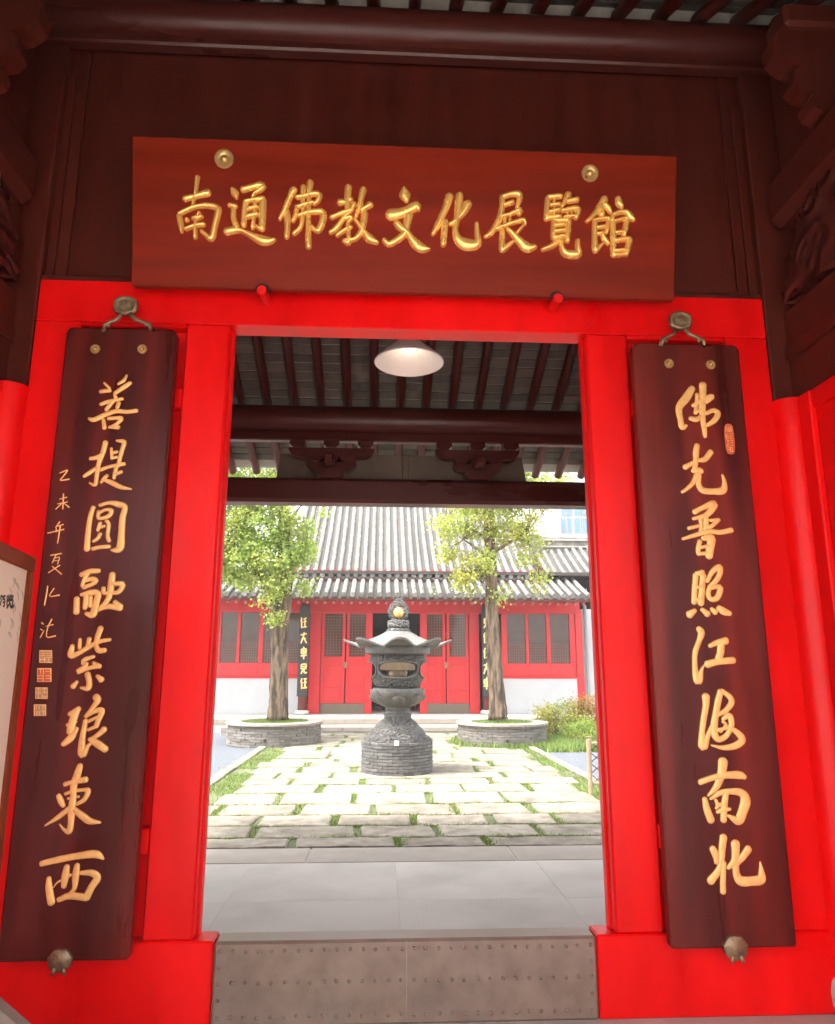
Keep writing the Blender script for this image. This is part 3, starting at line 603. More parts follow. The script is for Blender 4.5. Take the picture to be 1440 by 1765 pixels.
LCH = [(KA, SA, [[(345,195,28),(400,185,32),(440,185,26)],[(380,110,16),(410,140,22),(435,160,18)],[(595,38,18),(570,85,28),(515,122,20)],[(632,110,28),(570,150,36),(488,207,30)],[(480,215,22),(490,252,30)],[(350,315,28),(420,290,30),(555,262,26)],[(470,280,30),(400,367,30)],[(520,300,32),(505,352,28)],
   [(235,448,20),(285,460,38),(400,410,36),(500,380,34),(600,385,30),(690,375,32)],[(375,460,28),(385,542,32)],[(420,450,26),(545,447,32),(500,500,26),(430,535,22)],[(440,532,24),(517,532,34)]]),
 (KA, SA, [[(395,675,40),(370,770,38),(330,880,34),(310,1000,32),(295,1080,28),(240,1060,12)],[(250,830,30),(310,820,34),(370,785,26)],[(190,1000,26),(250,960,34),(310,915,22)],[(450,732,22),(455,830,26)],[(450,782,22),(505,765,24)],[(450,827,22),(505,815,22)],[(500,660,18),(570,672,36),(555,740,32),(530,830,32),(515,900,30)],[(350,937,28),(430,907,26),(572,880,30)],[(500,900,30),(485,960,30),(475,1017,24)],[(490,980,26),(547,955,26)],[(410,990,26),(380,1020,26),(352,1057,20)],[(380,1030,24),(460,1062,38),(540,1100,34),(640,1120,12)]]),
 (KA, SA, [[(278,1290,34),(247,1400,38),(227,1550,42),(217,1692,48)],[(340,1275,26),(430,1250,30),(520,1265,48),(578,1292,44),(555,1400,48),(545,1550,50),(528,1682,58),(450,1702,22)],[(330,1330,28),(325,1390,28),(370,1395,28),(430,1370,32),(450,1322,34),(390,1318,24),(338,1345,24)],[(345,1440,30),(320,1512,26)],[(400,1420,26),(425,1450,30),(415,1560,30),(427,1612,32)],[(350,1482,24),(387,1470,22)],[(345,1545,30),(320,1590,28),(278,1617,22)],[(270,1687,32),(340,1672,30),(432,1665,30)]]),
 (KB_, SB, [[(300,155,34),(380,125,38),(455,120,32)],[(370,130,30),(330,190,28),(310,250,28)],[(320,210,28),(400,190,34),(430,207,34),(400,235,30),(320,265,30)],[(262,360,38),(258,482,44)],[(300,330,24),(380,310,38),(445,317,44),(430,400,46),(400,500,50),(340,490,24)],[(345,335,36),(340,400,40),(332,445,32)],[(385,345,24),(378,430,24)],[(572,150,44),(560,240,48),(545,340,40),(510,400,34),(450,462,28)],[(495,270,32),(500,312,28),(560,310,24)],[(540,240,24),(655,235,40),(630,300,34),(560,315,24)],[(450,457,26),(540,430,38),(640,442,46)],[(592,390,32),(645,432,38)]]),
 (KB_, SB, [[(225,770,30),(210,852,46),(270,840,34),(370,780,34),(460,735,30),(552,718,24)],[(290,715,24),(285,792,28)],[(370,710,34),(355,792,32)],[(470,617,40),(440,700,38),(430,760,32),(450,812,38),(507,810,34)],[(410,865,24),(335,890,32),(315,922,30),(352,932,26),(288,987,38),(272,1000,32),(370,965,28),(452,945,38)],[(405,920,24),(462,952,34)],[(355,1015,40),(370,1080,40),(360,1142,38),(295,1135,16)],[(265,1085,24),(228,1127,38)],[(438,1033,24),(477,1067,44)]]),
 (KB_, SB, [[(200,1367,34),(280,1320,40)],[(265,1330,44),(225,1430,54),(205,1522,54)],[(180,1462,28),(250,1430,30)],[(145,1627,38),(210,1570,50),(265,1490,26)],[(425,1217,48),(447,1240,46),(400,1310,32),(335,1387,22)],[(340,1387,24),(420,1340,32),(480,1335,42),(452,1410,38),(430,1472,34)],[(340,1420,34),(320,1520,38),(305,1620,46),(310,1712,56),(360,1640,28),(387,1620,18)],[(350,1432,24),(440,1392,24)],[(360,1502,24),(430,1472,24)],[(370,1580,26),(440,1622,50),(512,1672,46)],[(502,1495,42),(440,1550,34),(390,1575,24)]]),
 (KC, SCc, [[(552,125,52),(520,230,64),(485,330,60),(480,450,54),(460,600,64),(455,720,54),(435,837,50),(380,820,26),(330,760,12)],[(385,327,40),(480,300,40),(617,275,54)],[(390,432,28),(480,402,30),(600,387,36),(640,402,50),(600,490,40),(520,542,30)],[(320,450,44),(345,512,52),(372,560,38)],[(420,482,22),(540,460,22)],[(430,590,44),(320,680,42),(172,777,14)],[(490,600,44),(590,680,60),(660,727,54),(772,742,20)]]),
 (KC, SCc, [[(130,1190,48),(300,1150,54),(500,1110,56),(690,1085,64),(760,1100,54),(807,1137,20)],[(215,1345,40),(215,1450,60),(240,1612,66)],[(410,1220,48),(390,1330,64),(375,1440,44)],[(265,1447,12),(310,1390,16),(400,1345,24),(450,1310,24)],[(520,1205,46),(505,1320,60),(490,1460,40),(440,1512,28)],[(555,1290,32),(680,1290,54),(740,1342,64),(680,1440,60),(620,1560,64)],[(320,1582,44),(440,1540,54),(620,1557,60)]])]
CP = dict(p0=cp, n=cn, h=.0095, prof=FLAT, fat=1.38)
for org, s_, st in LCH: part('character', strokes(MB(), st, org, s_, **CP), 'goldleaf', lc, smooth=True)
KI, SI = (40, 790), 3.84
INS = [[[(240,97,11),(290,80,13),(262,120,10),(245,145,12),(302,138,13)]],
 [[(265,235,11),(260,335,11)],[(240,270,9),(287,257,9)],[(225,302,9),(292,288,9)],[(255,297,9),(213,337,9)],[(268,297,9),(302,324,10)]],
 [[(240,420,11),(213,457,9)],[(225,450,9),(264,437,9)],[(160,495,11),(267,470,11)],[(217,460,8),(215,487,8)],[(243,450,11),(225,562,10)]],
 [[(180,642,11),(252,630,11)],[(215,640,9),(190,692,9)],[(200,665,8),(237,655,9),(225,702,8)],[(195,680,7),(228,675,7)],[(165,757,9),(240,708,11)],[(190,715,9),(252,767,11)]],
 [[(160,845,11),(152,900,12),(138,972,11)],[(202,860,9),(173,912,9),(237,905,13)]],
 [[(120,1088,11),(132,1098,10)],[(113,1130,10),(124,1138,9)],[(110,1187,11),(136,1140,8)],[(187,1065,11),(160,1122,9),(155,1182,9),(212,1175,12)],[(148,1112,8),(197,1100,9)]]]
for st in INS: part('inscription', strokes(MB(), st, KI, SI, p0=cp, n=cn, h=.005, prof=ROUND, step=10, fat=1.15), 'goldleaf', lc, smooth=True)
def seal(parent, x0, y0, x1, y1, mt, lines, seed, org=KI, s_=SI, oval=False, tilt=0):
    rn = np.random.default_rng(seed)
    a_, b_ = onP(org[0]+x0/s_, org[1]+y1/s_, cp, cn), onP(org[0]+x1/s_, org[1]+y0/s_, cp, cn)
    so = part('seal', MB().box(min(a_.x, b_.x), max(a_.x, b_.x), YC-.002, YC+.004, a_.z, b_.z, .0008) if not oval else oval, mt, parent)
    st = []; w, h_ = x1-x0, y1-y0
    if not oval: st += [[(x0+2, y0+2, 4), (x1-2, y0+2, 4)], [(x1-2, y0+2, 4), (x1-2, y1-2, 4)], [(x0+2, y1-2, 4), (x1-2, y1-2, 4)], [(x0+2, y0+2, 4), (x0+2, y1-2, 4)]]
    for i in range(lines[0]):
        for j in range(lines[1]):
            cx_, cy_ = x0+w*(i+.5)/lines[0], y0+h_*(j+.5)/lines[1]; hx, hy = w/lines[0]*.36, h_/lines[1]*.36
            sh = tilt*(cy_-(y0+y1)/2)
            for q in range(3):
                if rn.random() < .55: st.append([(cx_+sh-hx, cy_+hy*(q-1), 5), (cx_+sh+hx, cy_+hy*(q-1)+rn.uniform(-3, 3), 5)])
                else: st.append([(cx_+sh+hx*(q-1), cy_-hy, 5), (cx_+sh+hx*(q-1)+rn.uniform(-3, 3), cy_+hy, 5)])
    part('seal_script', strokes(MB(), st, org, s_, p0=cp+Vector((0, -.002, 0)), n=cn, h=.003, prof=ROUND, step=12, base=-.0005), 'goldleaf', so)
seal(lc, 104, 1270, 190, 1354, 'seal_tan', (2, 2), 1); seal(lc, 90, 1388, 185, 1480, 'seal_red', (2, 2), 2)
seal(lc, 78, 1516, 160, 1592, 'seal_tan', (2, 2), 3); seal(lc, 68, 1628, 150, 1705, 'seal_tan', (2, 2), 4)
medallion(lc, 164, 602, cp, cn, .026); medallion(lc, 245, 602, cp, cn, .026)
hanger(lc, 0, 0, 216, 527, 178, 260, 561, 0); foot(lc, 102, 1656, 22)
x0, x1, z0, z1 = board(((1094, 590), (1277, 594)), ((1155, 1635), (1373, 1635)))
rc = thing('couplet_board', ((x0+x1)/2, YC+.03, z0), 'dark couplet board with eight gold characters and one oblong seal, nearer the pale stone drum', 'couplet board', 'couplet boards flanking the doorway')
part('board', cboard(x0, x1, z0, z1), 'couplet', rc)
KD, SD = (1140, 650), 827/150; KE, SE = (1160, 960), 779/150; KF, SF = (1180, 1290), 1009/160
RCH = [(KD, SD, [[(300,107,48),(240,200,60),(175,292,52),(187,400,44),(205,477,44),(247,460,20)],[(400,72,56),(400,180,50),(395,300,50),(400,400,40),(415,500,38),(421,567,28)],[(345,162,28),(340,260,26),(330,342,32)],[(305,272,28),(380,227,32),(487,185,42),(430,242,28)],[(330,332,28),(382,310,24)],[(280,392,32),(340,402,40),(382,370,24)],[(430,347,30),(500,317,34),(545,347,42),(510,412,40),(445,457,28)]]),
 (KD, SD, [[(345,647,40),(335,720,46),(335,790,42),(325,860,36),(310,892,28)],[(477,710,42),(420,780,42),(358,792,28)],[(230,857,42),(300,817,30),(332,800,24)],[(305,892,32),(370,882,40),(387,902,34)],[(350,920,46),(310,1000,36),(255,1057,30),(203,1092,24)],[(365,930,36),(360,1020,40),(400,1077,46),(500,1087,46),(590,1077,54),(605,1010,36),(585,930,16)]]),
 (KD, SD, [[(320,1282,40),(400,1240,36),(502,1205,56),(490,1250,50),(430,1312,42),(308,1347,24)],[(375,1342,30),(385,1420,30),(375,1492,34)],[(430,1332,40),(430,1420,42),(420,1482,40)],[(265,1437,30),(330,1422,26),(382,1405,22)],[(552,1355,28),(490,1412,32),(440,1432,24)],[(470,1362,22),(545,1355,26)],[(208,1537,24),(330,1502,32),(450,1465,36),(560,1475,36),(672,1455,40)],[(370,1560,36),(355,1640,36),(360,1682,32)],[(400,1532,34),(480,1532,60),(470,1620,60),(460,1702,58)],[(375,1622,24),(452,1602,26)],[(360,1682,28),(442,1672,26)]]),
 (KE, SE, [[(210,162,42),(200,280,40),(195,407,40)],[(215,150,34),(272,140,40)],[(275,162,42),(265,290,42),(255,417,46)],[(205,277,26),(267,262,24)],[(200,382,26),(257,377,24)],[(310,217,30),(360,130,36),(420,90,42),(425,150,38),(385,220,36),(340,252,24)],[(335,262,30),(320,330,36),(345,377,34),(400,367,40),(430,282,42),(400,265,32),(340,282,28)],[(203,478,30),(152,517,54)],[(265,470,30),(317,512,46)],[(350,465,30),(387,497,40)],[(415,455,40),(460,487,52),(517,507,34)]]),
 (KE, SE, [[(235,642,40),(260,677,50),(240,750,38),(205,850,38),(200,950,36),(210,1070,46),(235,1107,56),(265,1000,22),(287,968,16)],[(335,797,30),(400,767,38),(482,750,50)],[(435,780,52),(430,860,50),(400,932,42)],[(310,962,50),(410,937,46),(547,925,46)]]),
 (KE, SE, [[(300,1247,56),(300,1330,46),(280,1450,42),(265,1580,42),(275,1692,66),(310,1620,38),(352,1508,22)],[(430,1202,42),(410,1290,46),(390,1400,46),(375,1500,50),(380,1592,50),(420,1632,42),(490,1592,36),(530,1500,40),(510,1420,42),(450,1452,24)],[(440,1197,30),(510,1250,38),(530,1302,42),(480,1372,36),(410,1412,28)],[(450,1472,22),(480,1502,22),(430,1562,22)],[(400,1552,24),(520,1520,24)],[(530,1532,30),(600,1590,46),(625,1642,50),(560,1692,46),(450,1707,32),(348,1685,12)]]),
 (KF, SF, [[(425,142,84),(415,230,74),(400,310,64),(350,420,54),(263,512,20)],[(175,367,48),(300,322,48),(450,292,54),(600,290,64),(662,312,42)],[(225,547,44),(250,660,60),(295,782,64)],[(290,547,24),(400,482,44),(500,467,48),(620,482,64),(670,560,84),(640,680,80),(590,782,74),(478,730,22)],[(460,482,44),(440,600,54),(430,782,54)],[(345,560,28),(365,622,34),(345,652,22)],[(360,692,28),(420,667,34),(502,660,28)],[(380,612,34),(442,602,28)]]),
 (KF, SF, [[(430,962,64),(415,1080,58),(410,1200,50),(380,1320,54),(288,1442,66)],[(435,1240,40),(425,1400,48),(425,1562,50)],[(310,1087,54),(345,1160,60),(355,1242,40)],[(560,1032,76),(560,1140,64),(550,1230,64),(478,1297,32)],[(702,1090,62),(630,1190,54),(560,1262,44)],[(565,1220,50),(570,1360,60),(620,1440,76),(740,1442,72),(840,1422,76),(840,1330,44),(828,1230,10)]])]
for org, s_, st in RCH: part('character', strokes(MB(), st, org, s_, **CP), 'goldleaf', rc, smooth=True)
# oblong seal: rounded plate, slightly tilted
ov = MB(); pts = []
for k in range(28):
    t = 2*math.pi*k/28; ex = 4
    ux = math.copysign(abs(math.cos(t))**.6, math.cos(t)); uy = math.copysign(abs(math.sin(t))**.6, math.sin(t))
    q = onP(KD[0]+(655+46*ux+.09*146*uy)/SD, KD[1]+(590+146*uy)/SD, cp, cn); pts.append(q)
ov.add([p_+Vector((0, -.002, 0)) for p_ in pts]+[p_+Vector((0, .004, 0)) for p_ in pts], [tuple(range(28)), tuple(range(28, 56))[::-1]]+[(i, (i+1) % 28, 28+(i+1) % 28, 28+i) for i in range(28)])
seal(rc, 618, 462, 692, 718, 'seal_red', (2, 4), 9, KD, SD, ov, .09)
medallion(rc, 1154, 627, cp, cn, .027); medallion(rc, 1226, 629, cp, cn, .027)
hanger(rc, 0, 0, 1174, 553, 1140, 1215, 588, 0); foot(rc, 1270, 1634, 22)

# ================================================================== FRAMED NOTICE AT THE LEFT
dv = ray(449, 1150); sdv = Vector((dv.x, dv.y, 0)).normalized()       # the notice's long direction
tr_ = onY(63, 962, -.62); nb_o = Vector((tr_.x, tr_.y, 0)); bn = Vector((sdv.y, -sdv.x, 0))   # faces the porch
sg = thing('notice_stand', nb_o-sdv*.5, 'tall brown framed notice stand with a cream poster, at the edge of view', 'notice stand')
def sbox(s0, s1, d0, d1, z0, z1, bev=.006):
    mb = MB().box(s0, s1, d0, d1, z0, z1, bev); mb.v = [tuple(nb_o - sdv*v[0] - bn*v[1] + Vector((0, 0, v[2]))) for v in mb.v]; return mb
ZT = tr_.z; FW = .062
part('poster', sbox(FW-.01, 1.05-FW, .014, .03, .55, ZT-FW+.01, 0), 'poster', sg)
part('frame_rail', sbox(0, 1.05, 0, .045, ZT-FW, ZT), 'frame', sg); part('frame_rail', sbox(0, 1.05, 0, .045, .48, .48+FW), 'frame', sg)
for s0 in (0, 1.05-FW):
    part('frame_stile', sbox(s0, s0+FW, .001, .044, .481+FW, ZT-FW-.001), 'frame', sg)
    part('leg', sbox(s0+.005, s0+FW-.005, .003, .042, .10, .479), 'frame', sg)
bt = MB().prism([(-1.72, .0), (-1.08, .0), (-1.085, .03), (-1.66, .46), (-1.72, .46)], -.67, -.615)
part('brace', bt, 'edge', sg)
part('base', sbox(-.06, 1.11, -.14, .19, 0.001, .095, .012), 'drum', sg)
pp = nb_o - bn*.0135; KT, ST = (0, 920), 4.41
part('printed_text', strokes(MB(), [[(8,470,8),(2,490,8)],[(8,500,7),(0,540,8)],[(14,480,7),(36,474,7)],[(18,500,6),(34,497,6),(30,550,7),(22,546,5)],[(20,522,6),(36,518,6)],[(52,475,8),(54,500,8)],[(64,470,8),(64,502,8)],[(78,468,8),(72,492,8)],[(84,478,8),(98,476,8)],[(84,492,7),(92,500,7)],
    [(50,508,8),(52,540,8)],[(52,508,8),(94,502,8),(92,536,8)],[(72,515,8),(66,540,8),(50,562,8)],[(76,535,8),(80,556,9),(100,552,8),(98,542,6)]], KT, ST, p0=pp, n=bn, h=.002, prof=ROUND, step=8, base=0), 'ink', sg)
part('printed_text', strokes(MB(), [[(0,655,7),(4,670,8),(0,700,7)]], KT, ST, p0=pp, n=bn, h=.002, step=8, base=0), 'inkpale', sg)
wash = []
rn = np.random.default_rng(3)
for k in range(16):
    x, y = rn.uniform(60, 165), rn.uniform(300, 760); ln = rn.uniform(30, 90); a_ = rn.uniform(.6, 1.5)
    wash.append([(x, y, 2), (x+ln*.5*math.cos(a_), y+ln*.5*math.sin(a_), rn.uniform(5, 12)), (x+ln*math.cos(a_+.2), y+ln*math.sin(a_+.2), 2)])
part('ink_wash_bamboo', strokes(MB(), [w for w in wash if all(q[0] < 205-.13*(q[1]-300) for q in w)], KT, ST, p0=pp, n=bn, h=.0015, step=14, base=0), 'inkpale', sg)

# ================================================================== PENDANT LAMP
lc_ = onY(705.5, 626, .9); lr = .236
lp = thing('pendant_lamp', (lc_.x, lc_.y, lc_.z), 'white cone pendant lamp hanging under the rear rafters', 'lamp')
prof = [(lr, 0), (lr+.006, .004), (lr+.004, .012), (.085, .155), (.06, .19), (.055, .185), (.078, .150), (lr-.006, .008), (lr, 0)]
part('shade', MB().lathe([(r, lc_.z+z) for r, z in prof], 48, (lc_.x, lc_.y), cap=False), 'lamp', lp, auto=50)
part('bulb', MB().lathe([(.001, lc_.z+.085), (.03, lc_.z+.088), (.052, lc_.z+.11), (.055, lc_.z+.135), (.03, lc_.z+.175)], 20, (lc_.x, lc_.y)), 'bulb', lp, smooth=True)
part('socket', MB().lathe([(.056, lc_.z+.186), (.05, lc_.z+.26), (.02, lc_.z+.28)], 16, (lc_.x, lc_.y)), 'iron', lp, auto=40)
part('cord', MB().tube([(lc_.x, lc_.y, lc_.z+.27), (lc_.x, lc_.y, roofz(.9)-.02)], .006, 6), 'iron', lp)

# ================================================================== INCENSE BURNER
BX, BY = .145, 8.36
ib = thing('incense_burner', (BX, BY, 0), 'tall grey bronze incense burner with petal canopy on a round brick base', 'incense burner')
def ring_bricks(parent, cx, cy, r, z0, courses, ch, n, mt, depth=.07, jit=.004, gap=.006):
    w = 2*math.pi*r/n
    bm_ = MB().box(-w/2+gap/2, w/2-gap/2, -depth/2, depth/2, 0, ch-gap, .004).mesh('brick'); bm_.materials.append(M[mt])
    for c in range(courses):
        for k in range(n):
            a_ = (k+(.5 if c % 2 else 0))*2*math.pi/n + RNG.uniform(-.01, .01)
            rr = r-depth/2+RNG.uniform(-jit, jit)
            part('brick', bm_, None, parent, (cx+rr*math.sin(a_), cy-rr*math.cos(a_), z0+c*ch+gap/2), rot=(0, 0, a_))
bb = part('brick_base', MB().lathe([(.555, 0), (.555, .478)], 40, (BX, BY)), 'darkmortar', ib)
ring_bricks(bb, BX, BY, .572, 0.0, 10, .0478, 22, 'greybrick')
tp = onY(683, 1281, BY-.58)
part('number_tag', B(tp.x-.035, tp.x+.035, BY-.586, BY-.58, tp.z-.035, tp.z+.035, .002), 'whitetag', ib)
part('skirt', MB().lathe([(.55, .479), (.55, .50), (.535, .505), (.535, .52), (.515, .525), (.515, .54), (.48, .548), (.45, .60), (.40, .66), (.34, .72), (.28, .765), (.235, .80), (.215, .84)], 48, (BX, BY)), 'carved', ib, auto=40)
part('stem', MB().lathe([(.215, .841), (.225, .855), (.225, .88), (.19, .90), (.185, .925), (.20, .935), (.205, .95), (.195, .962), (.20, .985), (.23, .995)], 40, (BX, BY)), 'castiron', ib, auto=40)
lb = part('lotus_bowl', MB().lathe([(.20, .99), (.27, 1.01), (.34, 1.06), (.385, 1.13), (.405, 1.20), (.41, 1.27), (.40, 1.283)], 48, (BX, BY)), 'castiron', ib, smooth=True)
def petal(r0, z0, z1, w, out, name, parent, a_, tipdown=.0):
    mb = MB(); nu, nv = 9, 8; vs = []; fs = []
    for j in range(nv):
        t = j/(nv-1)
        for i in range(nu):
            u = -1+2*i/(nu-1); wid = w*math.sqrt(max(0, 1-(max(0, t-.35)/.65)**2.2))*(.75+.25*min(1, t*3)) if t < 1 else w*.03
            rr = r0(t)+out*math.sin(math.pi*min(1, t*1.0))*(1-u*u)+out*.9*t**3
            th_ = a_+u*wid/max(.1, r0(t)); vs.append((BX+rr*math.sin(th_), BY-rr*math.cos(th_), z0+(z1-z0)*t))
    for j in range(nv-1):
        for i in range(nu-1): q = j*nu+i; fs.append((q, q+1, q+nu+1, q+nu))
    mb.add(vs, fs); part(name, mb, 'castiron', parent, smooth=True)
for k in range(8):
    a_ = (k+.5)*math.pi/4; petal(lambda t: .335+.075*t, 1.06, 1.275, .15, .07, 'petal', lb, a_)
for k in range(8):
    a_ = k*math.pi/4; petal(lambda t: .235+.165*t**.7, 1.005, 1.18, .125, .085, 'petal', lb, a_)
# openwork chamber: shell with four kidney-shaped openings
ch_prof = [(.335, 1.285), (.37, 1.32), (.405, 1.38), (.44, 1.45), (.465, 1.53), (.483, 1.61), (.487, 1.68), (.475, 1.74), (.455, 1.78), (.44, 1.81)]
zs = np.linspace(1.285, 1.81, 44); rs = np.interp(zs, [p[1] for p in ch_prof], [p[0] for p in ch_prof])
nth = 176
def hole(a_, z):
    d_ = ((a_+math.pi/4) % (math.pi/2))-math.pi/4
    x = d_*.47; zc = 1.60
    dz = (z-zc)/(.145 if z < zc else .098); return (abs(x)/.335)**2.6+abs(dz)**2.6 < 1
mb = MB(); vid = {}
def V_(i, k, sh):
    key = (i, k % nth, sh)
    if key not in vid:
        a_ = (k % nth)*2*math.pi/nth; rr = rs[i]-(.035 if sh else 0); vid[key] = len(mb.v); mb.v.append((BX+rr*math.sin(a_), BY-rr*math.cos(a_), zs[i]))
    return vid[key]
solid = np.zeros((len(zs)-1, nth), bool)
for i in range(len(zs)-1):
    for k in range(nth): solid[i, k] = not hole((k+.5)*2*math.pi/nth, (zs[i]+zs[i+1])/2)
for i in range(len(zs)-1):
    for k in range(nth):
        if not solid[i, k]: continue
        mb.f.append((V_(i, k, 0), V_(i, k+1, 0), V_(i+1, k+1, 0), V_(i+1, k, 0)))
        mb.f.append((V_(i, k, 1), V_(i+1, k, 1), V_(i+1, k+1, 1), V_(i, k+1, 1)))
        for di, dk, e in ((-1, 0, ((i, k), (i, k+1))), (1, 0, ((i+1, k+1), (i+1, k))), (0, -1, ((i+1, k), (i, k))), (0, 1, ((i, k+1), (i+1, k+1)))):
            ii, kk = i+di, (k+dk) % nth
            if not (0 <= ii < len(zs)-1) or not solid[ii, kk]:
                (p1, q1), (p2, q2) = e; mb.f.append((V_(p1, q1, 1), V_(p2, q2, 1), V_(p2, q2, 0), V_(p1, q1, 0)))
chm = part('chamber', mb, 'carved', ib, auto=50)
# raised rim round the front openings
for q in range(4):
    pts = []
    for t in np.linspace(0, 2*math.pi, 41):
        cu, su = math.cos(t), math.sin(t); e = 2/2.6
        x = .350*math.copysign(abs(cu)**e, cu); dz = math.copysign(abs(su)**e, su); z = 1.60+dz*(.155 if dz < 0 else .108)
        rr = float(np.interp(z, zs, rs))+.004; a_ = x/.47+q*math.pi/2
        pts.append((BX+rr*math.sin(a_), BY-rr*math.cos(a_), z))
    part('opening_rim', MB().tube(pts, .014, 6, cap=False), 'castiron', chm, smooth=True)
part('ash_pot', MB().lathe([(.08, 1.29), (.10, 1.36), (.14, 1.46), (.155, 1.53), (.13, 1.56), (.10, 1.565)], 24, (BX, BY)), 'bamboo', ib, smooth=True)
# canopy: flat drum, petal roof with upturned tips, neck, halo disc and gilded pearl
cn_ = part('canopy', MB().lathe([(.44, 1.811), (.50, 1.815), (.535, 1.835), (.545, 1.91), (.53, 1.95)], 48, (BX, BY)), 'castiron', ib, auto=40)
npz = 160; crn = [(.0, 0), (.2, .02), (.4, .045), (.6, .09), (.8, .15), (1.0, .0)]
mb = MB(); rows = []
def tipf(a_): return abs(math.cos(4*a_))**1.6      # 8 tips
ts = np.linspace(0, 1, 15)
for shell in (0, 1):
    for t in ts:
        for k in range(npz):
            a_ = k*2*math.pi/npz; tip = tipf(a_)
            rmax = .68+.215*tip; r_ = .17+(rmax-.17)*t
            z = 2.215-.235*min(1, (r_-.17)/.5)**.75 + max(0, t-.55)**1.6*(.05+.22*tip) - .03*(1-tip)*t**2 + .012*math.cos(8*a_)*t
            z -= .028*shell; mb.v.append((BX+r_*math.sin(a_), BY-r_*math.cos(a_), z))
nt_ = len(ts)
for sh in (0, 1):
    for j in range(nt_-1):
        for k in range(npz):
            o = sh*nt_*npz; f = (o+j*npz+k, o+j*npz+(k+1) % npz, o+(j+1)*npz+(k+1) % npz, o+(j+1)*npz+k); mb.f.append(f if not sh else f[::-1])
for k in range(npz):
    j = nt_-1; mb.f.append((j*npz+k, j*npz+(k+1) % npz, (nt_+j)*npz+(k+1) % npz, (nt_+j)*npz+k))
part('petal_roof', mb, 'castiron', cn_, auto=45)
fin = part('finial', MB().lathe([(.20, 2.205), (.185, 2.225), (.165, 2.235), (.165, 2.25), (.18, 2.26), (.18, 2.35), (.165, 2.37), (.12, 2.375)], 40, (BX, BY)), 'carved', ib, auto=40)
dsc = MB(); n_ = 40
for yy, rr in ((-.04, .15), (-.03, .172), (.03, .172), (.04, .15)):
    for k in range(n_):
        a_ = k*2*math.pi/n_; r2 = rr*(1+.05*abs(math.sin(5*a_)))+.05*max(0, math.cos(a_))**14
        dsc.v.append((BX+r2*math.sin(a_), BY+yy, 2.515+r2*math.cos(a_)))
dsc.f = [tuple(range(n_))[::-1], tuple(range(3*n_, 4*n_))]+[(j*n_+k, (j+1)*n_+k, (j+1)*n_+(k+1) % n_, j*n_+(k+1) % n_) for j in range(3) for k in range(n_)]
part('halo_disc', dsc, 'carved', fin, auto=40)
pr = [(.082*math.sin(t), 2.49-.09*math.cos(t)) for t in np.linspace(0.02, math.pi-.02, 14)]
part('pearl', MB().lathe(pr, 24, (BX, BY-.055)), 'gold', fin, smooth=True)

# ================================================================== PLANTERS WITH GINKGO TREES
def leaf_mesh(name, blobs, n, size, droop=0.3, seed=1, core=.35):
    rn = np.random.default_rng(seed); vol = np.array([b[3]*b[4]*b[5] for b in blobs]); vol = vol**.75; vol /= vol.sum()
    idx = rn.choice(len(blobs), n, p=vol); Bl = np.array([b[:6] for b in blobs])[idx]
    d = rn.normal(size=(n, 3)); d /= np.linalg.norm(d, axis=1)[:, None]
    rad = (core+(1-core)*rn.random(n)**.6)[:, None]
    # many small clumps
    nc = max(20, n//60); cl = rn.integers(0, nc, n)
    cd_ = rn.normal(size=(nc, 3)); cd_ /= np.linalg.norm(cd_, axis=1)[:, None]; cr = core+(1-core)*rn.random(nc)**.5
    cb = rn.choice(len(blobs), nc, p=vol); BC = np.array([b[:6] for b in blobs])[cb]
    cc = BC[:, :3]+cd_*cr[:, None]*BC[:, 3:6]
    pos = cc[cl]+rn.normal(size=(n, 3))*np.array([.115, .115, .085])
    loose = rn.random(n) < .18; pos[loose] = (Bl[:, :3]+d*rad*Bl[:, 3:6])[loose]
    nrm = rn.normal(size=(n, 3))+np.array([0, -.5, .5]); nrm /= np.linalg.norm(nrm, axis=1)[:, None]
    t = np.cross(nrm, rn.normal(size=(n, 3))); t /= np.linalg.norm(t, axis=1)[:, None]; b = np.cross(nrm, t)
    s = size*(.65+.7*rn.random(n))[:, None]
    # fan leaf: stem point, two side points, notched tip (two triangles)
    p0 = pos-t*s*.6; p1 = pos+b*s*.65+t*s*.25; p2 = pos+t*s*.55+nrm*s*.12; p3 = pos-b*s*.65+t*s*.25
    v = np.stack([p0, p1, p2, p3], 1).reshape(-1, 3)
    me = bpy.data.meshes.new(name); me.vertices.add(4*n); me.vertices.foreach_set('co', v.ravel())
    me.loops.add(4*n); me.loops.foreach_set('vertex_index', np.arange(4*n)); me.polygons.add(n)
    me.polygons.foreach_set('loop_start', np.arange(0, 4*n, 4)); me.update(calc_edges=True); me.validate()
    return me, cc
def blob(px, py, Y, rx, rz, ry=None):
    p = onY(px, py, Y); return (p.x, p.y, p.z, rx, ry or rx*.9, rz)
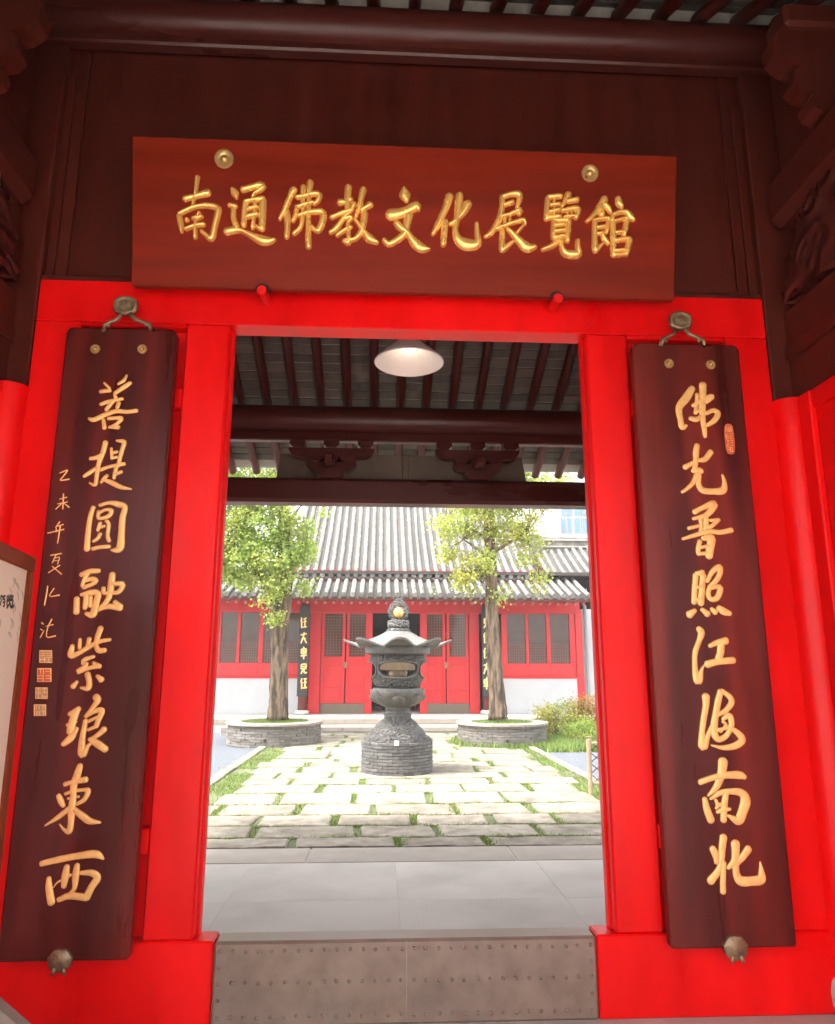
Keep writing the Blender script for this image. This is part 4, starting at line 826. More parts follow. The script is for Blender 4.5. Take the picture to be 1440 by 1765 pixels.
def planter(cx, cy, r, label, mt):
    t = thing('tree_planter', (cx, cy, 0), label, 'planter', 'round tree planters')
    w_ = part('planter_wall', MB().lathe([(r-.02, -.03), (r-.02, .40), (r-.26, .40), (r-.26, -.03)], 64, (cx, cy), cap=False), 'darkmortar', t, auto=40)
    ring_bricks(w_, cx, cy, r, -.03, 8, .0535, 26, mt, depth=.09, jit=.006)
    rm = MB(); nseg = 18
    for k in range(nseg):
        a0, a1 = k*2*math.pi/nseg+.004, (k+1)*2*math.pi/nseg-.004
        part('rim_slab', MB().add([(cx+rr*math.sin(a_), cy-rr*math.cos(a_), z) for z in (.401, .445) for rr in (r-.28, r+.045) for a_ in np.linspace(a0, a1, 4)],
            [(0,1,5,4),(1,2,6,5),(2,3,7,6),(8,12,13,9),(9,13,14,10),(10,14,15,11),(4,5,13,12),(5,6,14,13),(6,7,15,14),(0,8,9,1),(1,9,10,2),(2,10,11,3),(0,4,12,8),(3,11,15,7)]), 'edge', w_)
    part('drain_hole', MB().tube([(cx-.05, cy-r-.012, .12), (cx-.05, cy-r+.02, .12)], .035, 8), 'black', w_)
    part('soil', MB().lathe([(.01, .40), (r*.4, .415), (r-.255, .385)], 40, (cx, cy), cap=False), 'soil', t)
    return t
LT = onZ(481, 1237, .40); RT = onZ(858, 1237, .40)
PLX, PLY = onY(473, 1255, 13.15).x, 13.15; PRX, PRY = onY(866, 1255, 12.85).x, 12.85
planter(PLX, PLY, 1.02, 'round grey brick planter under the tree nearer the black couplet, beside bare gravel', 'warmbrick')
planter(PRX, PRY, .97, 'round mossy grey brick planter beside the yellow shrubs', 'warmbrick')
def tree(name, label, bx, by, pts, rads, limbs, blobs, n, mt, seed, size):
    t = thing(name, (bx, by, .4), label, 'tree', 'ginkgo trees in the courtyard')
    P_ = []; Rr = []
    for i in range(len(pts)-1):
        for k in range(5):
            u = k/5; P_.append(Vector(pts[i]).lerp(Vector(pts[i+1]), u)+Vector((RNG.uniform(-.012, .012), RNG.uniform(-.012, .012), 0))); Rr.append((rads[i]*(1-u)+rads[i+1]*u)*RNG.uniform(.97, 1.04))
    P_.append(Vector(pts[-1])); Rr.append(rads[-1])
    tb = MB().tube(P_, Rr, 44); ph = RNG.uniform(0, 6, 8)
    for i in range(len(P_)):
        for k in range(44):
            a_ = k*2*math.pi/44; z_ = P_[i].z; v = Vector(tb.v[i*44+k]); d_ = v-P_[i]
            q = 1+.035*math.sin(7*a_+ph[0]+z_*1.3)+.03*math.sin(13*a_+ph[1]-z_*2.1)+.025*math.sin(21*a_+ph[2]+z_*3)+.04*math.sin(3*a_+ph[3]+z_*.8)+.10*max(0, .75-z_)*math.sin(5*a_+ph[4])
            tb.v[i*44+k] = tuple(P_[i]+d_*q)
    tk = part('trunk', tb, 'bark', t, smooth=True)
    me, cc = leaf_mesh('crown', blobs, n, size, seed=seed)
    for (p, r0, q) in limbs:
        p, q = Vector(p), Vector(q); m_ = p.lerp(q, .5)+Vector((RNG.uniform(-.1, .1), RNG.uniform(-.1, .1), .08))
        part('limb', MB().tube([p, p.lerp(m_, .5), m_, m_.lerp(q, .5), q], [r0, r0*.8, r0*.6, r0*.42, r0*.2], 8), 'bark', tk, smooth=True)
    tw = MB(); rn = np.random.default_rng(seed+50)
    tops = [Vector(q) for (_, _, q) in limbs]+[Vector(P_[-1]), Vector(P_[-4])]
    for c in cc[::2]:
        c = Vector(c); o = min(tops, key=lambda z: (z-c).length); L__ = (o-c).length
        if L__ < 1.6: tw.tube([o, o.lerp(c, .5)+Vector((rn.uniform(-.06, .06), rn.uniform(-.06, .06), rn.uniform(0, .08))), c], [.014, .009, .004], 4, cap=False)
    part('twigs', tw, 'bark', tk)['kind'] = 'stuff'
    me.materials.append(M[mt]); o = bpy.data.objects.new('crown', me); _link(o, t, (0, 0, 0))
    return t
yl = PLY; bx = onY(477, 1236, yl).x
def TP(px, py, Y): return tuple(onY(px, py, Y))
lb_ = [blob(455, 905, yl-.1, .95, .55), blob(415, 955, yl-.3, .55, .5), blob(470, 960, yl-.2, .75, .5), blob(425, 1000, yl-.2, .4, .28), blob(505, 925, yl, .55, .55), blob(525, 960, yl-.1, .35, .3), blob(390, 920, yl-.3, .6, .55),
       blob(440, 860, yl, .9, .5), blob(482, 1005, yl-.5, .4, .3), blob(470, 1035, yl-.5, .22, .22), blob(472, 1062, yl-.45, .1, .12), blob(350, 960, yl, .8, .7), blob(420, 790, yl, 1.3, .8), blob(520, 1012, yl-.1, .22, .1), blob(560, 885, yl+.1, .12, .08), blob(393, 985, yl-.4, .2, .25), blob(340, 870, yl, .8, .8)]
tree('ginkgo_tree', 'thick forked ginkgo with dense low foliage over the planter beside the gravel', bx, yl,
     [TP(478, 1240, yl), TP(479, 1200, yl), TP(481, 1120, yl), TP(481, 1080, yl), TP(484, 1045, yl), TP(492, 1000, yl), TP(490, 920, yl), TP(487, 800, yl)], [.235, .200, .188, .190, .222, .165, .13, .08],
     [(TP(478, 1058, yl), .14, TP(440, 985, yl-.2)), (TP(470, 1030, yl), .09, TP(405, 930, yl-.3)), (TP(490, 1000, yl), .08, TP(528, 940, yl-.1)), (TP(490, 960, yl), .08, TP(440, 880, yl)), (TP(488, 930, yl), .07, TP(520, 870, yl)), (TP(440, 985, yl-.2), .06, TP(370, 930, yl-.1)), (TP(483, 1050, yl-.15), .035, TP(470, 1060, yl-.45))],
     lb_, 34000, 'leafA', 11, .052)
yr = PRY; bx2 = onY(858, 1236, yr).x
rb_ = [blob(785, 905, yr-.2, .5, .35), blob(745, 905, yr-.2, .22, .18), blob(775, 950, yr-.2, .25, .3), blob(830, 905, yr-.1, .5, .4), blob(880, 920, yr-.2, .45, .5), blob(915, 950, yr-.2, .32, .6), blob(930, 985, yr-.2, .2, .45), blob(815, 980, yr-.3, .42, .3), blob(800, 1000, yr-.3, .35, .15), blob(835, 960, yr-.3, .3, .25), blob(820, 1020, yr-.3, .14, .12),
       blob(870, 1015, yr-.3, .22, .2), blob(862, 1035, yr-.35, .16, .14), blob(885, 1010, yr-.3, .12, .08), blob(925, 1010, yr-.2, .12, .12), blob(860, 860, yr, .9, .45), blob(800, 855, yr, .7, .4), blob(860, 780, yr, 1.2, .7), blob(748, 1018, yr-.2, .1, .1), blob(905, 900, yr-.1, .4, .35), blob(940, 840, yr, .7, .6)]
tree('ginkgo_tree', 'straight tall ginkgo with sparse drooping sprays over the mossy planter', bx2, yr,
     [TP(860, 1240, yr), TP(858, 1205, yr), TP(852, 1120, yr), TP(849, 1040, yr), TP(847, 960, yr), TP(843, 880, yr), TP(842, 760, yr)], [.215, .180, .155, .14, .125, .105, .07],
     [(TP(848, 985, yr), .05, TP(800, 930, yr-.2)), (TP(847, 955, yr), .05, TP(905, 925, yr-.2)), (TP(905, 925, yr-.2), .03, TP(930, 985, yr-.2)), (TP(845, 930, yr), .04, TP(770, 895, yr-.2)), (TP(850, 1030, yr-.1), .035, TP(815, 985, yr-.3)), (TP(852, 1050, yr-.1), .03, TP(872, 1015, yr-.3))],
     rb_, 17000, 'leafB', 23, .050)

# ================================================================== HALL ACROSS THE COURTYARD
YH = 18.2; ZP = .30
hp = structure('hall_platform', B(-11, 11, 16.02, 26, -.1, ZP, .012), 'floor')
xx = -11
while xx < 10.9:
    w = RNG.uniform(1.3, 1.9); part('edge_slab', MB().box(xx+.004, min(11, xx+w)-.004, 16.0, 16.45, .17, ZP+.004, .01), 'edge', hp); xx += w
hs = structure('hall_step', MB().box(-4.1, 4.4, 15.3, 16.03, -.1, .145, .01), 'floor')
xx = -4.1
while xx < 4.3:
    w = RNG.uniform(1.2, 1.7); part('step_slab', MB().box(xx+.004, min(4.4, xx+w)-.004, 15.27, 15.998, .03, .152, .012), 'edge', hs); xx += w
hall = thing('temple_hall', (.1, YH+3, ZP), 'red temple hall with grey tiled double eaves at the back of the courtyard', 'temple hall')
def HX(px, Y=YH, py=1140): return onY(px, py, Y).x
def HZ(py, Y=YH, px=690): return onY(px, py, Y).z
zb = ZP+.002; zt = HZ(1043)
# lintel beam over doors and windows
part('front_beam', B(HX(355), HX(1003), YH-.10, YH+.08, HZ(1057), zt+.25, .01), 'redhall', hall)
def leaf(x0, x1, z0, z1, parent):
    """door leaf: stiles, rails, lattice glass above, panels below; x in metres"""
    dl = part('door_leaf', B(x0, x1, YH-.012, YH+.012, z0, z1, .004), 'redhall', parent)
    H = z1-z0; zg = z0+H*.475; st = .085
    part('pane', MB().box(x0+st, x1-st, YH-.016, YH-.013, zg+.06, z1-.10, 0), 'glass', dl)
    lt = MB()
    for k in range(1, 6): xq = x0+st+(x1-x0-2*st)*k/6; lt.box(xq-.006, xq+.006, YH-.021, YH-.017, zg+.06, zg+.06+(z1-.1-zg-.06)*(.98), 0)
    for k in range(1, 15): zq = zg+.06+(z1-.10-zg-.06)*k/15; lt.box(x0+st, x1-st, YH-.0205, YH-.0172, zq-.006, zq+.006, 0)
    part('lattice', lt, 'lattice', dl)
    for a_, b_ in ((x0, x0+st), (x1-st, x1)): part('stile', B(a_, b_, YH-.035, YH-.0125, z0, z1, .006), 'redhall', dl)
    for a_, b_ in ((z0, z0+.07), (z0+H*.135, z0+H*.165), (z0+H*.40, z0+H*.43), (zg, zg+.06), (z1-.10, z1)): part('rail', B(x0+st+.001, x1-st-.001, YH-.033, YH-.0125, a_, b_, .006), 'redhall', dl)
    return dl
zd0, zd1 = HZ(1212), HZ(1053)
for (pa, pb, leaves) in ((533, 641, ((553, 594), (596, 637))), (725, 827, ((731, 769), (771, 809)))):
    df = part('door_bay', B(HX(pa), HX(pb), YH-.06, YH+.05, HZ(1056)+.001, HZ(1050), .008), 'redhall', hall)
    for a_, b_ in leaves: leaf(HX(a_), HX(b_), zd0, zd1, df)
    posts = ((533, 552), (629, 641)) if pa < 600 else ((725, 737), (810, 827))
    for a_, b_ in posts:
        part('door_post', B(HX(a_), HX(b_), YH-.075, YH+.06, zb, HZ(1056), .008), 'redhall', df)
    part('threshold_board', B(HX(posts[0][1])+.002, HX(posts[1][0])-.002, YH-.02, YH+.03, zb, zd0-.004, .004), 'board', df)
    hd = HX((leaves[0][1]+leaves[1][0])/2); part('pull_plate', B(hd-.045, hd+.045, YH-.041, YH-.0355, HZ(1152), HZ(1141), .002), 'bronze', df)
def window(pa, pb, parent, panes):
    wz0, wz1 = HZ(1143), HZ(1057); zs0 = HZ(1166)
    wf = part('window_bay', B(HX(pa), HX(pb), YH-.02, YH+.03, zs0, wz0, .005), 'redhall', parent)
    edges = sorted(set([pa]+[q for p in panes for q in p]+[pb]))
    for (l, r) in panes:
        pn_ = part('pane', MB().box(HX(l)-.01, HX(r)+.01, YH+.005, YH+.012, wz0-.01, wz1, 0), 'glass', wf)
        lt = MB(); xl, xr = HX(l), HX(r); zmid = wz0+(wz1-wz0)*.42
        for k in range(1, 8): xq = xl+(xr-xl)*k/8; lt.box(xq-.006, xq+.006, YH-.003, YH+.004, wz0, zmid, 0)
        for k in range(1, 8): zq = wz0+(zmid-wz0)*k/8; lt.box(xl, xr, YH-.002, YH+.003, zq-.006, zq+.006, 0)
        part('lattice', lt, 'lattice', pn_)
    prev = pa
    for (l, r) in list(panes)+[(pb, None)]:
        part('mullion', B(HX(prev), HX(l), YH-.045, YH+.04, wz0+.001, wz1, .008), 'redhall', wf); prev = r
    for (l, r) in panes:
        part('apron_panel', B(HX(l)-.01, HX(r)+.01, YH-.035, YH-.021, zs0+.05, wz0-.05, .006), 'redhall', wf)
    part('sill', B(HX(pa)-.02, HX(pb)+.02, YH-.09, YH+.03, zs0-.055, zs0-.001, .008), 'redhall', wf)
    part('dado_wall', B(HX(pa), HX(pb), YH-.06, YH+.05, zb, zs0-.056, .004), 'plaster', wf)
window(300, 520, hall, [(304, 334), (342, 370), (378, 406), (412, 444), (452, 484), (490, 514)])
window(866, 994, hall, [(876, 908), (913, 944), (951, 984)])
part('end_post', B(HX(994)+.002, HX(1006), YH-.09, YH+.08, zb+.35, HZ(1050), .01), 'redhall', hall)
part('end_wall', B(HX(1007), HX(1090), YH+.05, YH+.15, zb, HZ(1048), .004), 'plaster', hall)
part('downpipe', MB().tube([(HX(1012), YH-.08, zb), (HX(1012), YH-.08, HZ(1042))], .05, 10), 'pipe', hall, auto=40)
# red columns in the porch, with black couplets hung on them
for pxc in (523, 840, 1000):
    yc_ = YH-.42; xc = HX(pxc, yc_)
    if pxc == 1000: continue
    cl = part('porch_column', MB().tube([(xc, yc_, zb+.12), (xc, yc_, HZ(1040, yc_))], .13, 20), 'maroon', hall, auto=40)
    part('column_base', MB().lathe([(.15, zb), (.20, zb+.02), (.205, zb+.08), (.16, zb+.12)], 20, (xc, yc_)), 'drum', cl, smooth=True)
    po = thing('hall_couplet', (xc, yc_-.15, HZ(1205, yc_)), 'narrow black couplet with five gold characters, ' + ('on the hall column beside the thick forked ginkgo' if pxc == 523 else 'half hidden behind the straight ginkgo trunk'), 'couplet board', 'black couplets on the hall columns')
    w = .15; z0_, z1_ = HZ(1200, yc_), HZ(1047, yc_)
    part('board', B(xc-w, xc+w, yc_-.165, yc_-.132, z0_, z1_, .008), 'black', po)
    rn = np.random.default_rng(pxc); pz = Vector((xc, yc_-.165, 1.5))
    for k in range(5):
        cy_ = 1074+k*26.2; st = []; kind = (k*2+(pxc > 600)) % 5
        J = lambda q: rn.uniform(-q, q)
        left = [[(pxc-3+J(.6), cy_-9, 2.4), (pxc-4.5, cy_-3, 2.2)], [(pxc-3.5, cy_-4, 2.4), (pxc-3.5, cy_+8, 2.2)]]
        boxy = [[(pxc-4, cy_-7, 2.2), (pxc+4, cy_-8, 2.2), (pxc+3.6, cy_-1, 2)], [(pxc-4, cy_-7, 2.2), (pxc-4, cy_, 2)], [(pxc-4, cy_-3.5, 1.8), (pxc+3.5, cy_-4, 1.8)], [(pxc-4, cy_, 2), (pxc+4, cy_-.5, 2)]]
        if kind in (0, 3): st += left+[[(pxc+.5, cy_-8+J(1), 2.2), (pxc+4.5, cy_-9, 2.2)], [(pxc+2.4, cy_-8, 2.2), (pxc+2, cy_+7, 2.4)], [(pxc, cy_-2, 2), (pxc+4.6, cy_-3, 2)], [(pxc-.5, cy_+7, 2.4), (pxc+5, cy_+6, 2.4)]]
        elif kind == 1: st += boxy+[[(pxc, cy_, 2.2), (pxc-4.5, cy_+8, 2)], [(pxc+.5, cy_, 2.2), (pxc+1.2, cy_+7, 2.4), (pxc+5, cy_+6.5, 2.2)]]
        elif kind == 2: st += [[(pxc-4.5, cy_-6, 2.4), (pxc+4.5, cy_-8, 2.4)], [(pxc+1, cy_-10, 2.2), (pxc-1, cy_-2, 2.2), (pxc-4.5, cy_+8, 2)], [(pxc-.5, cy_-2, 2.2), (pxc+4.8, cy_+8, 2.6)], [(pxc-3, cy_+1, 1.8), (pxc+3, cy_, 1.8)]]
        else: st += boxy+[[(pxc, cy_-11, 2), (pxc, cy_+9, 2.4)], [(pxc-4.5, cy_+4, 2.2), (pxc+4.5, cy_+3, 2.2)]]
        part('character', strokes(MB(), st, (0, 0), 1.0, p0=pz, n=cn, h=.010, prof=ROUND, step=4, fat=.82), 'goldleaf', po, smooth=True)
# dark interior: floor is the platform; walls and ceiling close the room
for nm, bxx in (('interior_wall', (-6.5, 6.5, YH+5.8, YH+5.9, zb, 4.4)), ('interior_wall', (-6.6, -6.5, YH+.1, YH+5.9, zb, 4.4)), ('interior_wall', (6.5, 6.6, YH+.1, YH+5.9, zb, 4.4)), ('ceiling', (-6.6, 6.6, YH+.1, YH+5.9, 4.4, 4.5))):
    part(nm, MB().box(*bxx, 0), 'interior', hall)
# gilded statue back in the dark doorway
gs = onY(660, 1090, YH+2.2)
st_ = thing('gilded_statue', (gs.x+.45, YH+2.3, ZP), 'gilded seated statue half seen in the dark hall doorway', 'statue')
sx, sz = gs.x+.45, ZP
part('pedestal', MB().lathe([(.75, sz+.002), (.75, sz+.08), (.62, sz+.12), (.62, sz+.55), (.72, sz+.62), (.72, sz+.7)], 24, (sx, YH+2.3)), 'maroon', st_, auto=40)
def hmn(r_, z, a_, i): return (r_*(1+.25*abs(math.sin(a_))), z)
part('figure', MB().lathe([(.48, sz+.70), (.50, sz+.78), (.44, sz+.90), (.30, sz+.98), (.27, sz+1.15), (.31, sz+1.38), (.30, sz+1.48), (.16, sz+1.55), (.09, sz+1.58), (.09, sz+1.63), (.15, sz+1.70), (.165, sz+1.80), (.14, sz+1.92), (.07, sz+1.98), (.06, sz+2.04), (.01, sz+2.07)], 28, (sx, YH+2.3), mod=hmn), 'gold', st_, smooth=True)
hl = MB(); n_ = 32; zc = sz+1.72
for yy in (YH+2.62, YH+2.66):
    for k in range(n_):
        a_ = k*2*math.pi/n_; r2 = .62+.14*max(0, math.cos(a_))**6; hl.v.append((sx+r2*math.sin(a_), yy, zc+r2*math.cos(a_)))
hl.f = [tuple(range(n_))[::-1], tuple(range(n_, 2*n_))]+[(k, (k+1) % n_, n_+(k+1) % n_, n_+k) for k in range(n_)]
part('halo', hl, 'gold', st_, auto=40)

ax = onY(686, 1146, YH+1.3).x; az0, az1 = HZ(1155, YH+1.3), HZ(1138, YH+1.3)
al = thing('altar_table', (ax, YH+1.55, ZP), 'tan altar table seen through the incense burner and hall doorway', 'altar table')
part('table_top', B(ax-.62, ax+.62, YH+1.28, YH+1.85, az1, az1+.05, .01), 'tan', al); part('apron', B(ax-.58, ax+.58, YH+1.31, YH+1.34, az0, az1-.001, .006), 'tan', al)
for sx_ in (-1, 1):
    for yy in (YH+1.33, YH+1.80): part('leg', B(ax+sx_*.56-.035, ax+sx_*.56+.035, yy+.011, yy+.08, ZP+.003, az1-.002, .006), 'maroon', al)
# ---- tiled roofs: every barrel row and pan row is a piece
def path_z(pts, y):
    for (a_, za), (b_, zb_) in zip(pts[:-1], pts[1:]):
        if y <= b_: return za+(zb_-za)*(y-a_)/(b_-a_)
    return pts[-1][1]
def smooth_path(pts, n=40):
    """quadratic curve through start and end, pulled towards the middle point"""
    a_, c_, b_ = (np.array(q) for q in pts); return [tuple(float(w) for w in (1-t)**2*a_+2*t*(1-t)*c_+t*t*b_) for t in np.linspace(0, 1, n)]
def resample(path, step):
    out = [path[0]]; acc = 0
    P_ = np.array(path); L_s = np.r_[0, np.cumsum(np.hypot(*np.diff(P_, axis=0).T))]
    ss = np.arange(0, L_s[-1]+1e-6, step); return [(float(np.interp(s, L_s, P_[:, 0])), float(np.interp(s, L_s, P_[:, 1]))) for s in ss]
def tile_rows(roof, path, x0, x1, sp, r, lift=None, endcap=True):
    bs = resample(path, .235); pss = resample(path, .085)
    bar = MB(); K = 9
    rows = []
    for (ya, za), (yb, zb_) in zip(bs[:-1], bs[1:]):
        rows += [(ya, za, r*1.05), (ya+(yb-ya)*.93, za+(zb_-za)*.93, r*.95)]
    vs = [];
    for y, z, rr in rows:
        for k in range(K): t = math.pi*k/(K-1); vs.append((rr*math.cos(t), y, z+.02+rr*1.05*math.sin(t)))
    fs = [(i*K+k, (i+1)*K+k, (i+1)*K+k+1, i*K+k+1) for i in range(len(rows)-1) for k in range(K-1)]
    bar.add(vs, fs)
    y, z = path[0]; bar.tube([(0, y-.03, z+.028), (0, y+.01, z+.032)], [r*1.12, r*1.12], 14)      # round end tile
    bar.tube([(0, y+.30, z+.11+.12), (0, y+.30, z+.17+.12)], [.014, .010], 6)                       # nail cap
    bme = bar.mesh('tile_row', auto=45); bme.materials.append(M['tile'])
    pan = MB(); hw = sp/2; vs = []; cols = [(-hw, .012), (-hw*.55, -.028), (0, -.042), (hw*.55, -.028), (hw, .012)]; rows = []
    for i, ((ya, za), (yb, zb_)) in enumerate(zip(pss[:-1], pss[1:])): rows += [(ya, za+.016), (ya+(yb-ya)*.96, za+(zb_-za)*.96-.004)]
    for y_, z_ in rows: vs += [(x, y_, z_+dz) for x, dz in cols]
    fs = [(i*5+k, i*5+k+1, (i+1)*5+k+1, (i+1)*5+k) for i in range(len(rows)-1) for k in range(4)]
    pan.add(vs, fs)
    y, z = path[0]; arc = [(-hw*.55*math.cos(t)*1.0, z-.02-.075*math.sin(t)) for t in np.linspace(0, math.pi, 9)]
    pan.add([(x, y-.015, zz) for x, zz in arc]+[(x, y+.005, zz) for x, zz in arc], [tuple(range(9)), tuple(range(9, 18))[::-1]]+[(i, i+1, 10+i, 9+i) for i in range(8)])
    pme = pan.mesh('pan_row'); pme.materials.append(M['pan'])
    n = int((x1-x0)/sp)
    for k in range(n+1):
        x = x0+k*sp; dz = lift(x) if lift else 0
        part('tile_row', bme, None, roof, (x, 0, dz))
        if k < n: part('pan_row', pme, None, roof, (x+sp/2, 0, (lift(x+sp/2) if lift else 0)))
def roof_slab(name, path, x0, x1, parent, th=.10, mt='maroon'):
    mb = MB(); n = len(path)
    for off in (-.05, -.05-th):
        for y, z in path: mb.v += [(x0, y, z+off), (x1, y, z+off)]
    for s_ in (0, 2*n):
        for i in range(n-1): q = s_+i*2; mb.f.append((q, q+1, q+3, q+2))
    mb.f += [(0, 2*n, 2*n+1, 1)]
    for i in range(n-1): mb.f += [(i*2, i*2+2, 2*n+i*2+2, 2*n+i*2), (i*2+1, i*2+3, 2*n+i*2+3, 2*n+i*2+1)]
    return part(name, mb, mt, parent)
def rafters(parent, path, x0, x1, sp, r, length, mt='rafter_end', lift=None):
    (ya, za), (yb, zb_) = path[0], path[min(len(path)-1, 6)]; dl = Vector((0, yb-ya, zb_-za)).normalized()
    a_ = Vector((0, ya+.05, za-.15-r)); me = MB().tube([a_, a_+dl*length], r, 12).mesh('eave_rafter', auto=40); me.materials.append(M[mt])
    n = int((x1-x0)/sp)
    for k in range(n+1): x = x0+k*sp; part('eave_rafter', me, None, parent, (x, 0, lift(x) if lift else 0))
SP = .252
Y1 = YH-1.35; lo = [(Y1, HZ(1027, Y1)), (YH-.55, HZ(1027, Y1)+.26), (YH+.45, HZ(1027, Y1)+.72)]; lp_ = smooth_path(lo, 12)
r1 = roof_slab('lower_roof', lp_, -7.6, HX(1030, Y1), hall)
tile_rows(r1, lp_, -7.5, HX(1027, Y1), SP, .066); rafters(r1, lp_, -7.4, HX(1026, Y1), SP*.98, .047, 1.3)
Y2 = YH+.15; z2 = HZ(994, Y2); YT = YH+5.2; zT = HZ(866, YT)
up_ = [(Y2, z2), (YH+2.4, z2+(zT-z2)*.33), (YT+.6, zT+.5)]; up_ = smooth_path(up_, 26)
XL, XR = HX(492, Y2), HX(932, Y2)
part('beam_wall', MB().box(XL, XR, YH+.62, YH+.75, zt+.3, 4.6, 0), 'redhall', hall)
r2_ = roof_slab('upper_roof', up_, XL-.1, XR+.1, hall)
tile_rows(r2_, up_, XL, XR, SP, .066); rafters(r2_, up_, XL+.05, XR, SP*.98, .047, 1.2)
part('ridge', B(XL-.1, XR+.1, YT+.4, YT+.75, up_[-1][1]-.1, up_[-1][1]+.6, .04), 'tile', hall)
for s, xg in ((-1, XL), (1, XR)):
    gm = MB(); poly = [(y, z-.16) for y, z in up_]+[(up_[-1][0], 4.0), (Y2+.6, 4.0)]; n_ = len(poly)
    gm.add([(xg-.05, y, z) for y, z in poly]+[(xg+.05, y, z) for y, z in poly], [tuple(range(n_)), tuple(range(n_, 2*n_))[::-1]]+[(i, (i+1) % n_, n_+(i+1) % n_, n_+i) for i in range(n_)])
    part('gable', gm, 'plaster', hall)
# ================================================================== SIDE BUILDING AT THE RIGHT, BEHIND THE LOWER EAVE
YS = YH+1.4; XS0 = onY(948, 1000, YS).x
sbd = thing('side_building', (XS0+2.6, YS+2.5, ZP), 'tiled side building with upswept eave and moulded ridge behind the lower eave', 'building')
zE = onY(948, 997, YS).z; lift = lambda x: .10*max(0, x-XS0)**1.25
YRg = YS+2.1; zR = onY(950, 950, YRg).z
sp_ = smooth_path([(YS, zE), (YS+1.0, zE+(zR-zE)*.40), (YRg, zR)], 14)
rs_ = roof_slab('roof', sp_, XS0-.05, XS0+5.2, sbd)
tile_rows(rs_, sp_, XS0+.05, XS0+5.1, .26, .068, lift); rafters(rs_, sp_, XS0+.05, XS0+5.0, .37, .055, 1.5, lift=lift)
for k, (h0, h1, dp) in enumerate(((-.12, .10, .16), (.10, .16, .21), (.16, .34, .13), (.34, .40, .20), (.40, .50, .12))):
    part('ridge_course', B(XS0-.02, XS0+5.2, YRg-dp, YRg+dp, zR+h0+.001, zR+h1-.001, .012), 'tile' if k % 2 == 0 else 'edge', sbd)
part('ridge_end', B(XS0-.18, XS0+.12, YRg-.26, YRg+.22, zR-.75, zR+.56, .03), 'tile', sbd)
part('wall', B(XS0, XS0+5.1, YS+.9, YS+1.05, ZP+.002, zE+.1, 0), 'plaster', sbd)
# ================================================================== PALE MODERN BUILDING BEYOND
YM = 46.0; mx0 = onY(925, 900, YM).x; mzt = onY(960, 800, YM).z
mo = thing('modern_building', (mx0+6, YM+4, 0), 'white modern block with tall blue windows above the side roof', 'building')
gp = onY(955, 884, YM-.5)
part('wall', MB().prism([(onY(960, 900, YM).x, G0), (mx0+14, G0), (mx0+14, mzt), (onY(960, 900, YM).x, mzt)], YM, YM+8), 'whitewall', mo)
part('gable_wing', MB().prism([(mx0-1.5, G0), (onY(962, 900, YM-1).x, G0), (onY(962, 868, YM-1).x, onY(962, 868, YM-1).z), (onY(955, 872, YM-1).x, onY(955, 872, YM-1).z), (mx0-.2, onY(925, 915, YM-1).z), (mx0-1.5, onY(925, 915, YM-1).z)], YM-1.0, YM-.05), 'whitewall', mo)
for (l, r_) in ((969, 976), (979, 986), (991, 1001), (1004, 1014), (1018, 1030)):
    for (t, b_) in ((840, 890), (893, 920)):
        A_, C_ = onY(l, b_, YM), onY(r_, t, YM); wd = part('window', MB().box(A_.x, C_.x, YM-.10, YM-.02, A_.z, C_.z, 0), 'pipe', mo)
        part('pane', MB().box(A_.x+.05, C_.x-.05, YM-.12, YM-.105, A_.z+.05, C_.z-.05, 0), 'bluewin', wd)

# ================================================================== SHRUBS, FENCE, GRASS
def shrub(label, px, py, Y, rx, rz, n, mt, seed, z0=-.03):
    c = onY(px, py, Y); t = thing('shrub', (c.x, c.y, z0), label, 'shrub', 'shrubs beside the mossy planter')
    zc = z0+rz*.95
    me, cc = leaf_mesh('foliage', [(c.x, c.y, zc, rx, rx*.8, rz), (c.x-rx*.4, c.y-.1, zc-.1, rx*.6, rx*.6, rz*.8), (c.x+rx*.4, c.y-.1, zc-.12, rx*.6, rx*.6, rz*.75)], n, .035, seed=seed, core=.55)
    me.materials.append(M[mt]); o = bpy.data.objects.new('foliage', me); _link(o, t, (0, 0, 0))
    sm = MB(); rn = np.random.default_rng(seed)
    for k in range(14):
        a_ = rn.uniform(0, 6.28); q = Vector((c.x+rx*.7*math.cos(a_), c.y+rx*.6*math.sin(a_), zc+rz*rn.uniform(-.3, .5))); b0 = Vector((c.x+.12*math.cos(a_), c.y+.12*math.sin(a_), z0-.02))
        sm.tube([b0, b0.lerp(q, .5)+Vector((0, 0, .1)), q], [.014, .010, .005], 5)
    part('stems', sm, 'bark', t)['kind'] = 'stuff'
shrub('rounded yellow green shrub beside the mossy planter', 968, 1240, 14.3, .62, .42, 5200, 'shrubY', 31)
shrub('orange tinted shrub against the doorway edge', 1018, 1232, 14.6, .50, .52, 4200, 'shrubO', 32)
shrub('small green shrub below the orange tinted one', 1004, 1250, 13.5, .42, .22, 3000, 'leafA', 33)
